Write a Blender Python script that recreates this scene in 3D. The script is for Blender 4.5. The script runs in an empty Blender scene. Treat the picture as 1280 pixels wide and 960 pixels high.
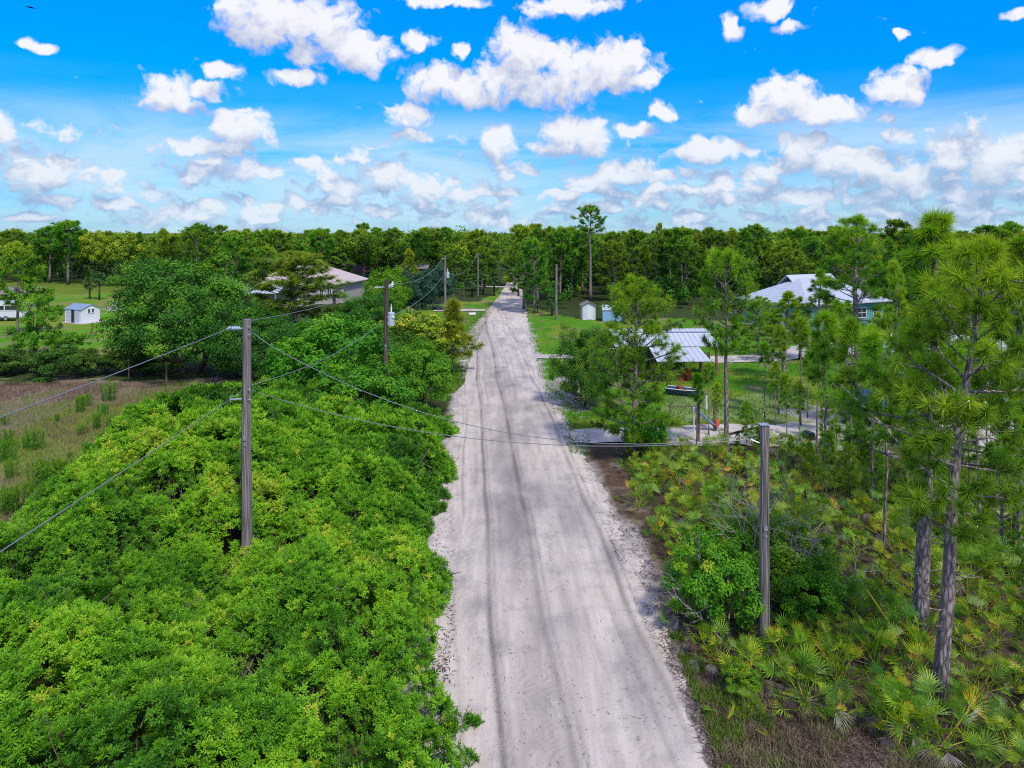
import bpy, bmesh, math, random
import numpy as np
from mathutils import Vector, Matrix, Quaternion

R = math.radians
random.seed(11)
rng = np.random.default_rng(11)
scene = bpy.context.scene
COL = scene.collection

# ------------------------------------------------------------------ camera
CAM_H = 11.5
FOC = 887.0                      # focal length in photo pixels (photo is 1280 x 960)
HOR = 290.0                      # photo row of the horizon; the camera is level, its lens shifted down
CT, ST = 1.0, 0.0
cam_data = bpy.data.cameras.new('camera')
cam_data.sensor_width = 36.0
cam_data.lens = 36.0 * FOC / 1280.0
cam_data.clip_start = 0.1
cam_data.clip_end = 12000.0
cam = bpy.data.objects.new('camera', cam_data)
COL.objects.link(cam)
cam.location = (0, 0, CAM_H)
cam.rotation_euler = (math.pi / 2, 0, 0)
cam_data.shift_y = -(480.0 - HOR) / 1280.0
scene.camera = cam


def ray(px, py):
    a = (px - 640.0) / FOC
    b = -(py - HOR) / FOC
    return Vector((a, CT + b * ST, -ST + b * CT))


def G(px, py, z=0.0):            # the point of the plane at height z seen at a photo pixel
    d = ray(px, py)
    t = (z - CAM_H) / d.z
    return Vector((d.x * t, d.y * t, z))


def P(px, py, Y):                # the point at distance Y along the road seen at a photo pixel
    d = ray(px, py)
    t = Y / d.y
    return Vector((d.x * t, Y, CAM_H + d.z * t))


def project(x, y, z):            # world -> photo pixel, numpy arrays
    dz = z - CAM_H
    zc = y * CT - dz * ST
    yc = y * ST + dz * CT
    zc = np.where(zc < 0.5, 0.5, zc)
    return 640 + FOC * x / zc, HOR - FOC * yc / zc


# ------------------------------------------------------------------ numpy noise
def _hash(ix, iy, s):
    h = (ix.astype(np.int64) * 374761393 + iy.astype(np.int64) * 668265263 + s * 974634777) & 0x7fffffff
    h = ((h ^ (h >> 13)) * 1274126177) & 0x7fffffff
    return ((h ^ (h >> 16)) & 0xffff) / 65535.0


def vnoise(x, y, s=0):
    x = np.asarray(x, float); y = np.asarray(y, float)
    ix, iy = np.floor(x), np.floor(y)
    fx, fy = x - ix, y - iy
    fx = fx * fx * (3 - 2 * fx); fy = fy * fy * (3 - 2 * fy)
    a = _hash(ix, iy, s); b = _hash(ix + 1, iy, s); c = _hash(ix, iy + 1, s); d = _hash(ix + 1, iy + 1, s)
    return (a * (1 - fx) + b * fx) * (1 - fy) + (c * (1 - fx) + d * fx) * fy


def fbm(x, y, s=0, o=4):
    t = 0.0; a = 0.5; n = 0.0
    for i in range(o):
        t = t + a * vnoise(np.asarray(x) * 2 ** i, np.asarray(y) * 2 ** i, s + i * 17)
        n += a; a *= 0.5
    return t / n


def inpoly(px, py, poly):
    res = np.zeros(px.shape, bool)
    n = len(poly); j = n - 1
    for i in range(n):
        xi, yi = poly[i]; xj, yj = poly[j]
        if yi != yj:
            c = ((yi > py) != (yj > py)) & (px < (xj - xi) * (py - yi) / (yj - yi) + xi)
            res ^= c
        j = i
    return res


# ------------------------------------------------------------------ mesh building
class Buf:
    def __init__(self):
        self.v = []; self.q = []; self.t = []; self.c = []; self.n = 0

    def add(self, v, q=None, t=None, tint=0.5):
        v = np.asarray(v, float).reshape(-1, 3)
        if q is not None and len(q): self.q.append(np.asarray(q, np.int64).reshape(-1, 4) + self.n)
        if t is not None and len(t): self.t.append(np.asarray(t, np.int64).reshape(-1, 3) + self.n)
        self.v.append(v)
        self.c.append(np.broadcast_to(np.asarray(tint, float), (len(v),)))
        self.n += len(v)
        return self

    def mesh(self, name, mat, smooth=False):
        V = np.concatenate(self.v)
        Q = np.concatenate(self.q) if self.q else np.zeros((0, 4), np.int64)
        T = np.concatenate(self.t) if self.t else np.zeros((0, 3), np.int64)
        me = bpy.data.meshes.new(name)
        me.vertices.add(len(V)); me.vertices.foreach_set('co', V.astype(np.float32).ravel())
        loops = np.concatenate([Q.ravel(), T.ravel()]).astype(np.int32)
        me.loops.add(len(loops)); me.loops.foreach_set('vertex_index', loops)
        st = np.concatenate([np.arange(len(Q)) * 4, len(Q) * 4 + np.arange(len(T)) * 3]).astype(np.int32)
        me.polygons.add(len(st)); me.polygons.foreach_set('loop_start', st)
        me.polygons.foreach_set('use_smooth', np.full(len(st), bool(smooth)))
        me.update(calc_edges=True)
        at = me.attributes.new('tint', 'FLOAT', 'POINT')
        at.data.foreach_set('value', np.concatenate(self.c).astype(np.float32))
        me.materials.append(mat)
        return me


def tube(buf, pts, rad, sides=8, tint=0.5, cap=True):
    pts = np.asarray([tuple(p) for p in pts], float); n = len(pts)
    rad = np.broadcast_to(np.asarray(rad, float), (n,))
    tan = np.gradient(pts, axis=0)
    tan /= np.linalg.norm(tan, axis=1)[:, None] + 1e-9
    ref = np.array([0.31, 0.95, 0.05]) if abs(tan[:, 2]).mean() > 0.6 else np.array([0.02, 0.03, 1.0])
    a = np.cross(tan, ref); a /= np.linalg.norm(a, axis=1)[:, None] + 1e-9
    b = np.cross(tan, a)
    ang = np.arange(sides) * 2 * math.pi / sides
    ring = a[:, None, :] * np.cos(ang)[None, :, None] + b[:, None, :] * np.sin(ang)[None, :, None]
    V = (pts[:, None, :] + ring * rad[:, None, None]).reshape(-1, 3)
    i = np.arange(n - 1)[:, None] * sides; k = np.arange(sides)[None, :]; k2 = (k + 1) % sides
    Q = np.stack([i + k, i + k2, i + sides + k2, i + sides + k], -1).reshape(-1, 4)
    T = []
    if cap:
        V = np.concatenate([V, pts[:1], pts[-1:]])
        m = n * sides
        for j in range(sides):
            T.append((m, (j + 1) % sides, j)); T.append((m + 1, (n - 1) * sides + j, (n - 1) * sides + (j + 1) % sides))
    buf.add(V, Q, T, tint)
    return buf


def box(buf, c, s, rz=0.0, tint=0.5, taper=1.0):
    x, y, z = (k / 2 for k in s)
    v = np.array([(-x, -y, -z), (x, -y, -z), (x, y, -z), (-x, y, -z),
                  (-x * taper, -y * taper, z), (x * taper, -y * taper, z), (x * taper, y * taper, z), (-x * taper, y * taper, z)])
    co, si = math.cos(rz), math.sin(rz)
    v = np.stack([v[:, 0] * co - v[:, 1] * si, v[:, 0] * si + v[:, 1] * co, v[:, 2]], 1) + np.asarray(tuple(c))
    buf.add(v, [(0, 3, 2, 1), (4, 5, 6, 7), (0, 1, 5, 4), (1, 2, 6, 5), (2, 3, 7, 6), (3, 0, 4, 7)], None, tint)
    return buf


def lathe(buf, prof, sides=16, org=(0, 0, 0), axis='z', tint=0.5):
    ang = np.arange(sides) * 2 * math.pi / sides
    V = []
    for r, h in prof:
        ring = np.stack([r * np.cos(ang), r * np.sin(ang), np.full(sides, h)], 1)
        V.append(ring)
    V = np.concatenate(V)
    if axis == 'x': V = V[:, [2, 0, 1]]
    if axis == 'y': V = V[:, [1, 2, 0]]
    V = V + np.asarray(tuple(org))
    n = len(prof)
    i = np.arange(n - 1)[:, None] * sides; k = np.arange(sides)[None, :]; k2 = (k + 1) % sides
    Q = np.stack([i + k, i + k2, i + sides + k2, i + sides + k], -1).reshape(-1, 4)
    buf.add(V, Q, None, tint)
    return buf


def prism(buf, poly, y0, y1, tint=0.5):
    """extrude a polygon of (x, z) along y"""
    n = len(poly)
    V = np.array([(x, y0, z) for x, z in poly] + [(x, y1, z) for x, z in poly])
    cx = sum(p[0] for p in poly) / n; cz = sum(p[1] for p in poly) / n
    V = np.concatenate([V, [(cx, y0, cz), (cx, y1, cz)]])
    Q = [(i, (i + 1) % n, n + (i + 1) % n, n + i) for i in range(n)]
    T = [(2 * n, (i + 1) % n, i) for i in range(n)] + [(2 * n + 1, n + i, n + (i + 1) % n) for i in range(n)]
    buf.add(V, Q, T, tint)
    return buf


def link(name, me, parent=None, loc=None, rz=None):
    o = bpy.data.objects.new(name, me)
    COL.objects.link(o)
    if parent is not None: o.parent = parent
    if loc is not None: o.location = loc
    if rz is not None: o.rotation_euler = (0, 0, rz)
    return o


def tag(o, label=None, cat=None, group=None, kind=None):
    if label: o['label'] = label
    if cat: o['category'] = cat
    if group: o['group'] = group
    if kind: o['kind'] = kind
    return o


def thing(name, label, cat, loc=(0, 0, 0), rz=0.0, group=None):
    o = link(name, None, None, loc, rz)
    o.empty_display_size = 0.3
    return tag(o, label, cat, group)


def part(name, buf, mat, parent, label=None, bevel=0.0, smooth=False):
    o = link(name, buf.mesh(name, mat, smooth), parent)
    if label: o['label'] = label
    if bevel:
        m = o.modifiers.new('bevel', 'BEVEL'); m.width = bevel; m.segments = 2; m.limit_method = 'ANGLE'
    return o


# ------------------------------------------------------------------ materials
def new_mat(name):
    m = bpy.data.materials.new(name); m.use_nodes = True
    nt = m.node_tree; nt.nodes.clear()
    out = nt.nodes.new('ShaderNodeOutputMaterial')
    return m, nt, out


def N(nt, typ, ins=None, **kw):
    n = nt.nodes.new(typ)
    for k, v in kw.items(): setattr(n, k, v)
    for k, v in (ins or {}).items():
        s = n.inputs[k]
        if isinstance(v, bpy.types.NodeSocket): nt.links.new(v, s)
        else: s.default_value = v
    return n


def ramp(nt, fac, stops, interp='LINEAR'):
    n = nt.nodes.new('ShaderNodeValToRGB'); n.color_ramp.interpolation = interp
    el = n.color_ramp.elements
    while len(el) < len(stops): el.new(0.5)
    for e, (p, c) in zip(el, stops):
        e.position = p; e.color = (*c, 1.0) if len(c) == 3 else c
    nt.links.new(fac, n.inputs[0])
    return n.outputs[0]


def M2(nt, op, a, b=None, c=None, clamp=False):
    n = nt.nodes.new('ShaderNodeMath'); n.operation = op; n.use_clamp = clamp
    for i, v in enumerate((a, b, c)):
        if v is None: continue
        if isinstance(v, bpy.types.NodeSocket): nt.links.new(v, n.inputs[i])
        else: n.inputs[i].default_value = v
    return n.outputs[0]


def mixc(nt, f, a, b, blend='MIX'):
    n = nt.nodes.new('ShaderNodeMix'); n.data_type = 'RGBA'; n.blend_type = blend
    for s, v in ((n.inputs[0], f), (n.inputs[6], a), (n.inputs[7], b)):
        if isinstance(v, bpy.types.NodeSocket): nt.links.new(v, s)
        elif s.type == 'VALUE': s.default_value = v
        else: s.default_value = (*v, 1.0)
    return n.outputs[2]


def leaf_mat(name, stops, trans=0.3, rnd=0.25, rough=0.55, spec=0.25, hue=0.02):
    m, nt, out = new_mat(name)
    at = N(nt, 'ShaderNodeAttribute', attribute_name='tint')
    oi = N(nt, 'ShaderNodeObjectInfo')
    f = M2(nt, 'ADD', at.outputs['Fac'], M2(nt, 'MULTIPLY', M2(nt, 'SUBTRACT', oi.outputs['Random'], 0.5), rnd), clamp=True)
    c = ramp(nt, f, stops)
    r2 = M2(nt, 'FRACT', M2(nt, 'MULTIPLY', oi.outputs['Random'], 37.7))
    hs = N(nt, 'ShaderNodeHueSaturation', {'Hue': M2(nt, 'ADD', 0.5, M2(nt, 'MULTIPLY', M2(nt, 'SUBTRACT', r2, 0.5), hue * 2)),
                                           'Saturation': 1.0, 'Value': 1.0, 'Color': c})
    p = N(nt, 'ShaderNodeBsdfPrincipled', {'Base Color': hs.outputs[0], 'Roughness': rough, 'Specular IOR Level': spec})
    t = N(nt, 'ShaderNodeBsdfTranslucent', {'Color': mixc(nt, 1.0, hs.outputs[0], (1.15, 1.25, 0.6), 'MULTIPLY')})
    x = N(nt, 'ShaderNodeMixShader', {0: trans, 1: p.outputs[0], 2: t.outputs[0]})
    nt.links.new(x.outputs[0], out.inputs[0])
    return m


def bark_mat(name, dark, light, scale=6.0, stretch=0.18, bump=0.6, warm=None):
    m, nt, out = new_mat(name)
    tc = N(nt, 'ShaderNodeTexCoord')
    mp = N(nt, 'ShaderNodeMapping', {0: tc.outputs['Object'], 3: (scale, scale, scale * stretch)})
    n1 = N(nt, 'ShaderNodeTexNoise', {'Vector': mp.outputs[0], 'Scale': 2.5, 'Detail': 6.0, 'Roughness': 0.65})
    v1 = N(nt, 'ShaderNodeTexVoronoi', {'Vector': mp.outputs[0], 'Scale': 2.2}, feature='DISTANCE_TO_EDGE')
    edge = M2(nt, 'MULTIPLY', v1.outputs[0], 3.0, clamp=True)
    f = M2(nt, 'MULTIPLY', n1.outputs['Fac'], M2(nt, 'ADD', 0.35, M2(nt, 'MULTIPLY', edge, 0.75)), clamp=True)
    c = ramp(nt, f, [(0.12, dark), (0.62, light)])
    if warm:
        n2 = N(nt, 'ShaderNodeTexNoise', {'Vector': tc.outputs['Object'], 'Scale': 1.3, 'Detail': 3.0})
        c = mixc(nt, M2(nt, 'MULTIPLY', n2.outputs['Fac'], 0.8), c, warm, 'MULTIPLY')
    bp = N(nt, 'ShaderNodeBump', {'Strength': bump, 'Distance': 0.03, 'Height': f})
    p = N(nt, 'ShaderNodeBsdfPrincipled', {'Base Color': c, 'Roughness': 0.9, 'Specular IOR Level': 0.15, 'Normal': bp.outputs[0]})
    nt.links.new(p.outputs[0], out.inputs[0])
    return m


def paint_mat(name, col, rough=0.5, metal=0.0, dirt=0.25, dirtcol=(0.12, 0.1, 0.08), scale=3.0, ribs=None, spec=0.4):
    """painted or plain surface with weathering; ribs = (axis, period) adds standing seams or boards"""
    m, nt, out = new_mat(name)
    tc = N(nt, 'ShaderNodeTexCoord')
    n1 = N(nt, 'ShaderNodeTexNoise', {'Vector': tc.outputs['Object'], 'Scale': scale, 'Detail': 6.0, 'Roughness': 0.7})
    n2 = N(nt, 'ShaderNodeTexNoise', {'Vector': tc.outputs['Object'], 'Scale': scale * 9, 'Detail': 3.0})
    f = M2(nt, 'MULTIPLY', M2(nt, 'SUBTRACT', n1.outputs['Fac'], 0.42, clamp=True), dirt * 4, clamp=True)
    c = mixc(nt, f, col, dirtcol)
    c = mixc(nt, M2(nt, 'MULTIPLY', n2.outputs['Fac'], 0.25), c, tuple(k * 0.6 for k in col))
    p = N(nt, 'ShaderNodeBsdfPrincipled', {'Base Color': c, 'Roughness': rough, 'Metallic': metal, 'Specular IOR Level': spec})
    if ribs:
        sx = N(nt, 'ShaderNodeSeparateXYZ', {0: tc.outputs['Object']})
        w = M2(nt, 'PINGPONG', sx.outputs[ribs[0]], ribs[1] / 2)
        h = M2(nt, 'LESS_THAN', w, ribs[1] * 0.08)
        bp = N(nt, 'ShaderNodeBump', {'Strength': 0.8, 'Distance': 0.03, 'Height': h})
        nt.links.new(bp.outputs[0], p.inputs['Normal'])
        c2 = mixc(nt, M2(nt, 'MULTIPLY', h, 0.45), c, tuple(k * 0.35 for k in col))
        nt.links.new(c2, p.inputs['Base Color'])
    nt.links.new(p.outputs[0], out.inputs[0])
    return m


def glass_mat(name, col=(0.02, 0.025, 0.03)):
    m, nt, out = new_mat(name)
    tc = N(nt, 'ShaderNodeTexCoord')
    n1 = N(nt, 'ShaderNodeTexNoise', {'Vector': tc.outputs['Object'], 'Scale': 1.5})
    c = mixc(nt, n1.outputs['Fac'], col, tuple(k * 2.2 for k in col))
    p = N(nt, 'ShaderNodeBsdfPrincipled', {'Base Color': c, 'Roughness': 0.08, 'Specular IOR Level': 0.6})
    nt.links.new(p.outputs[0], out.inputs[0])
    return m


MT = {}
# foliage: dark old leaf -> fresh -> yellow green
MT['pine'] = leaf_mat('pine_needles', [(0.0, (0.055, 0.14, 0.012)), (0.45, (0.17, 0.36, 0.014)), (0.8, (0.36, 0.56, 0.018)), (1.0, (0.56, 0.58, 0.03))], 0.38, 0.2, hue=0.015)
MT['pine_gold'] = leaf_mat('golden_pine_needles', [(0.0, (0.06, 0.11, 0.012)), (0.5, (0.22, 0.31, 0.02)), (1.0, (0.48, 0.48, 0.03))], 0.25, 0.2)
MT['far_pine'] = leaf_mat('distant_pine_needles', [(0.0, (0.035, 0.11, 0.014)), (0.45, (0.12, 0.28, 0.016)), (0.8, (0.26, 0.44, 0.02)), (1.0, (0.48, 0.52, 0.03))], 0.32, 0.45, hue=0.03)
MT['oak'] = leaf_mat('oak_leaves', [(0.0, (0.018, 0.07, 0.008)), (0.5, (0.055, 0.185, 0.012)), (0.85, (0.14, 0.33, 0.014)), (1.0, (0.28, 0.40, 0.02))], 0.2, 0.2)
MT['bright'] = leaf_mat('bright_leaves', [(0.0, (0.035, 0.13, 0.010)), (0.5, (0.10, 0.30, 0.012)), (0.85, (0.22, 0.45, 0.014)), (1.0, (0.42, 0.48, 0.03))], 0.3, 0.2)
MT['olive'] = leaf_mat('olive_leaves', [(0.0, (0.045, 0.10, 0.012)), (0.5, (0.16, 0.30, 0.018)), (0.85, (0.36, 0.48, 0.02)), (1.0, (0.55, 0.56, 0.04))], 0.3, 0.3)
MT['blue'] = leaf_mat('blue_green_leaves', [(0.0, (0.010, 0.04, 0.025)), (0.5, (0.03, 0.10, 0.06)), (1.0, (0.08, 0.19, 0.10))], 0.2, 0.1)
MT['scrub'] = leaf_mat('scrub_leaves', [(0.0, (0.022, 0.055, 0.010)), (0.5, (0.065, 0.16, 0.014)), (0.85, (0.15, 0.26, 0.02)), (1.0, (0.30, 0.24, 0.06))], 0.2, 0.3)
MT['thicket'] = leaf_mat('thicket_leaves', [(0.0, (0.022, 0.095, 0.008)), (0.35, (0.080, 0.25, 0.010)), (0.7, (0.20, 0.45, 0.014)), (0.9, (0.29, 0.53, 0.02)), (1.0, (0.44, 0.52, 0.04))], 0.2, 0.0, hue=0.0)
MT['palmetto'] = leaf_mat('palmetto_fronds', [(0.0, (0.035, 0.11, 0.012)), (0.45, (0.145, 0.32, 0.014)), (0.75, (0.39, 0.54, 0.018)), (0.92, (0.62, 0.52, 0.03)), (1.0, (0.62, 0.28, 0.03))], 0.3, 0.12, 0.45, 0.4)
MT['dead_frond'] = leaf_mat('dead_fronds', [(0.0, (0.10, 0.075, 0.055)), (0.5, (0.22, 0.18, 0.16)), (1.0, (0.40, 0.36, 0.36))], 0.1, 0.3, 0.9, 0.1)
MT['palm'] = leaf_mat('cabbage_palm_fronds', [(0.0, (0.012, 0.045, 0.012)), (0.5, (0.04, 0.12, 0.022)), (1.0, (0.14, 0.22, 0.03))], 0.2, 0.3)
MT['fennel'] = leaf_mat('tall_weed_leaves', [(0.0, (0.03, 0.12, 0.008)), (0.6, (0.09, 0.26, 0.012)), (1.0, (0.22, 0.36, 0.02))], 0.3, 0.2)
MT['grass'] = leaf_mat('grass_blades', [(0.0, (0.03, 0.11, 0.008)), (0.5, (0.09, 0.24, 0.012)), (1.0, (0.22, 0.34, 0.02))], 0.3, 0.0)
MT['drygrass'] = leaf_mat('dry_grass_blades', [(0.0, (0.09, 0.06, 0.045)), (0.4, (0.22, 0.15, 0.11)), (0.7, (0.30, 0.25, 0.12)), (0.85, (0.16, 0.24, 0.03)), (1.0, (0.08, 0.22, 0.015))], 0.2, 0.0)
MT['litter'] = leaf_mat('fallen_litter', [(0.0, (0.03, 0.022, 0.02)), (0.6, (0.11, 0.075, 0.055)), (1.0, (0.26, 0.20, 0.16))], 0.0, 0.0, 0.9, 0.1)
MT['bark'] = bark_mat('pine_bark', (0.060, 0.050, 0.050), (0.44, 0.385, 0.375), 5.0, 0.25, 1.0, (1.0, 0.86, 0.80))
MT['dark_bark'] = bark_mat('dark_bark', (0.025, 0.02, 0.018), (0.15, 0.12, 0.10), 5.0, 0.3, 0.7)
MT['dead_wood'] = bark_mat('bleached_dead_wood', (0.20, 0.18, 0.17), (0.55, 0.51, 0.49), 9.0, 0.3, 0.3)
MT['pole_wood'] = bark_mat('weathered_pole_wood', (0.075, 0.066, 0.06), (0.42, 0.38, 0.35), 11.0, 0.022, 0.7, (0.95, 0.93, 1.0))
MT['pole_brown'] = bark_mat('brown_pole_wood', (0.045, 0.032, 0.028), (0.17, 0.13, 0.115), 9.0, 0.03, 0.35)
MT['post_wood'] = bark_mat('fence_post_wood', (0.10, 0.06, 0.04), (0.30, 0.20, 0.15), 8.0, 0.1, 0.4)
MT['twig'] = bark_mat('twig_bark', (0.10, 0.08, 0.065), (0.30, 0.25, 0.22), 8.0, 0.3, 0.3)
MT['wire'] = paint_mat('weathered_cable', (0.26, 0.27, 0.29), 0.5, 0.3, 0.2)
MT['galv'] = paint_mat('galvanised_steel', (0.45, 0.50, 0.56), 0.4, 0.5, 0.2)
MT['porcelain'] = paint_mat('grey_blue_polymer', (0.36, 0.47, 0.60), 0.35, 0.0, 0.15)
MT['can'] = paint_mat('transformer_grey', (0.50, 0.54, 0.60), 0.4, 0.0, 0.2)
MT['yellow'] = paint_mat('yellow_guard', (0.75, 0.55, 0.02), 0.5, 0.0, 0.15)
MT['white'] = paint_mat('white_paint', (0.78, 0.79, 0.82), 0.5, 0.0, 0.1, (0.4, 0.4, 0.42))
MT['white_board'] = paint_mat('white_siding', (0.72, 0.74, 0.78), 0.55, 0.0, 0.12, (0.4, 0.4, 0.4), 2.0, (2, 0.3))
MT['door_panel'] = paint_mat('lilac_shade_panel', (0.55, 0.58, 0.70), 0.5, 0.0, 0.1, (0.35, 0.36, 0.42))
MT['shed_roof'] = paint_mat('blue_grey_shed_roof', (0.26, 0.36, 0.50), 0.5, 0.1, 0.2, (0.2, 0.2, 0.22), 2.0, (0, 0.3))
MT['metal_roof'] = paint_mat('pale_metal_roofing', (0.60, 0.64, 0.71), 0.4, 0.2, 0.15, (0.35, 0.36, 0.40), 1.2, (0, 0.42))
MT['tan_wall'] = paint_mat('taupe_stucco', (0.48, 0.43, 0.37), 0.85, 0.0, 0.15)
MT['pink_roof'] = paint_mat('pinkish_shingle', (0.56, 0.46, 0.45), 0.85, 0.0, 0.3, (0.22, 0.17, 0.16), 1.5)
MT['maroon_roof'] = paint_mat('maroon_shingle', (0.13, 0.06, 0.09), 0.8, 0.0, 0.2)
MT['teal_wall'] = paint_mat('teal_siding', (0.12, 0.36, 0.35), 0.7, 0.0, 0.15, (0.1, 0.15, 0.15), 2.0, (2, 0.25))
MT['pale_teal'] = paint_mat('pale_teal_siding', (0.27, 0.42, 0.42), 0.7, 0.0, 0.15, (0.1, 0.15, 0.15), 2.0, (2, 0.25))
MT['brown_panel'] = paint_mat('dark_brown_panel', (0.13, 0.09, 0.09), 0.7, 0.0, 0.2)
MT['brown_roof'] = paint_mat('grey_brown_roofing', (0.24, 0.20, 0.19), 0.8, 0.0, 0.3)
MT['blue_tarp'] = paint_mat('light_blue_sheet', (0.25, 0.45, 0.66), 0.5, 0.0, 0.2, (0.3, 0.4, 0.5))
MT['dark'] = paint_mat('dark_shade_paint', (0.03, 0.028, 0.03), 0.7, 0.0, 0.1)
MT['tyre'] = paint_mat('tyre_rubber', (0.025, 0.025, 0.026), 0.85, 0.0, 0.2)
MT['steel'] = paint_mat('wheel_steel', (0.5, 0.5, 0.52), 0.35, 0.7, 0.1)
MT['carblue'] = paint_mat('dark_blue_car_paint', (0.03, 0.06, 0.16), 0.25, 0.1, 0.08, spec=0.6)
MT['carsilver'] = paint_mat('pale_silver_car_paint', (0.50, 0.53, 0.58), 0.25, 0.3, 0.08, spec=0.6)
MT['carwhite'] = paint_mat('white_car_paint', (0.72, 0.74, 0.78), 0.25, 0.0, 0.08, spec=0.6)
MT['carblack'] = paint_mat('black_car_paint', (0.02, 0.022, 0.026), 0.25, 0.0, 0.08, spec=0.6)
MT['green_paint'] = paint_mat('dark_green_paint', (0.02, 0.16, 0.11), 0.4, 0.0, 0.1)
MT['red_paint'] = paint_mat('orange_red_plastic', (0.65, 0.10, 0.04), 0.5, 0.0, 0.1)
MT['rust'] = paint_mat('rusty_red', (0.28, 0.07, 0.04), 0.8, 0.0, 0.3)
MT['lamp_glass'] = paint_mat('lamp_lens', (0.75, 0.75, 0.7), 0.15, 0.0, 0.05)
MT['glass'] = glass_mat('dark_window_glass')
# ------------------------------------------------------------------ sky
SUN_AZ, SUN_EL = R(153), R(52)            # azimuth from +Y towards +X
SUN_DIR = Vector((math.sin(SUN_AZ) * math.cos(SUN_EL), math.cos(SUN_AZ) * math.cos(SUN_EL), math.sin(SUN_EL)))
world = bpy.data.worlds.new('World'); scene.world = world
world.use_nodes = True
wt = world.node_tree; wt.nodes.clear()
w_out = wt.nodes.new('ShaderNodeOutputWorld')
sky = N(wt, 'ShaderNodeTexSky', sky_type='NISHITA')
sky.sun_disc = False
sky.sun_elevation = SUN_EL; sky.sun_rotation = SUN_AZ
sky.altitude = 10; sky.air_density = 1.0; sky.dust_density = 0.4; sky.ozone_density = 2.0
SKY_STR = 0.12
tcw = N(wt, 'ShaderNodeTexCoord')
sep = N(wt, 'ShaderNodeSeparateXYZ', {0: tcw.outputs['Generated']})
dx, dy, dz = sep.outputs
S_U = 8.87
az = M2(wt, 'MULTIPLY', M2(wt, 'ARCTAN2', dx, dy), S_U)
el = M2(wt, 'MULTIPLY', M2(wt, 'ARCSINE', dz), S_U)
# the clear sky: deep saturated blue above, paler cyan at the horizon
elc = M2(wt, 'MULTIPLY', el, 1 / 4.0, clamp=True)
grade = ramp(wt, elc, [(0.0, (0.38, 0.76, 1.22)), (0.22, (0.11, 0.74, 1.42)), (0.36, (0.0, 0.76, 1.8)), (0.6, (0.0, 0.88, 2.25)), (1.0, (0.0, 1.08, 2.9))])
clear = mixc(wt, 1.0, sky.outputs[0], grade, 'MULTIPLY')
bg_clear = N(wt, 'ShaderNodeBackground', {'Color': clear, 'Strength': SKY_STR})


def uv_of(px, py):
    d = ray(px, py).normalized()
    return math.atan2(d.x, d.y) * S_U, math.asin(d.z) * S_U


CLOUDS = [  # photo pixel of each puff's centre and its half width and height
    (652, 66, 48, 40), (700, 96, 80, 44), (768, 84, 58, 38), (622, 102, 42, 30), (545, 103, 46, 26), (803, 97, 30, 14), (588, 112, 40, 24),
    (325, 22, 60, 40), (398, 34, 66, 50), (448, 66, 50, 30), (302, 14, 36, 32), (470, 74, 24, 16),
    (524, 48, 26, 14), (577, 62, 11, 14), (215, 118, 44, 28), (258, 112, 42, 15), (282, 88, 28, 13), (368, 97, 36, 13),
    (47, 55, 24, 11), (300, 160, 54, 25), (262, 184, 56, 12), (512, 143, 34, 18), (515, 171, 30, 9),
    (624, 180, 28, 25), (702, 166, 34, 28), (738, 173, 32, 25), (688, 186, 44, 13), (792, 164, 28, 13), (825, 140, 20, 13),
    (985, 124, 48, 34), (1032, 140, 52, 20), (948, 142, 32, 18), (1125, 110, 43, 30), (1108, 150, 18, 11),
    (914, 33, 16, 18), (962, 10, 34, 16), (985, 33, 22, 10), (1170, 72, 36, 13), (1125, 40, 12, 8), (1265, 18, 22, 8), (715, 6, 70, 16), (552, 1, 66, 10),
    (785, 214, 52, 22), (755, 224, 34, 15), (828, 222, 24, 12), (892, 188, 54, 18), (860, 214, 24, 10),
    (1002, 178, 44, 16), (1030, 202, 62, 24), (1092, 207, 62, 24), (1132, 217, 60, 28), (1192, 196, 50, 26), (1252, 192, 54, 30), (1242, 216, 52, 25),
    (1150, 236, 38, 18), (1080, 246, 52, 13), (1008, 246, 60, 14), (1204, 242, 52, 18), (1264, 240, 32, 17), (960, 216, 46, 19), (940, 238, 36, 12), (905, 252, 36, 10),
    (52, 224, 50, 23), (64, 250, 44, 12), (302, 210, 34, 19), (333, 213, 24, 12), (248, 215, 28, 13), (386, 200, 25, 9), (0, 160, 25, 24),
    (430, 232, 44, 18), (482, 222, 48, 26), (532, 240, 46, 18), (572, 246, 28, 12), (215, 262, 23, 12), (266, 258, 22, 12), (337, 260, 18, 12), (376, 256, 19, 10),
    (424, 252, 28, 9), (622, 242, 38, 9), (702, 248, 34, 10), (660, 212, 18, 8), (140, 218, 24, 9), (150, 256, 36, 8), (480, 262, 30, 9), (750, 262, 34, 9), (820, 256, 26, 9), (870, 270, 30, 8),
    (600, 270, 36, 8), (1110, 268, 40, 9), (1190, 268, 40, 9), (1010, 272, 40, 8), (940, 268, 24, 7), (40, 272, 40, 8), (320, 275, 30, 6), (1262, 268, 26, 8),
    (-60, 200, 70, 30), (-90, 60, 60, 40), (1350, 200, 70, 32), (1370, 90, 60, 40), (-190, 230, 80, 25), (1480, 235, 80, 25), (420, -70, 110, 50), (900, -90, 120, 60),
]


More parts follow.
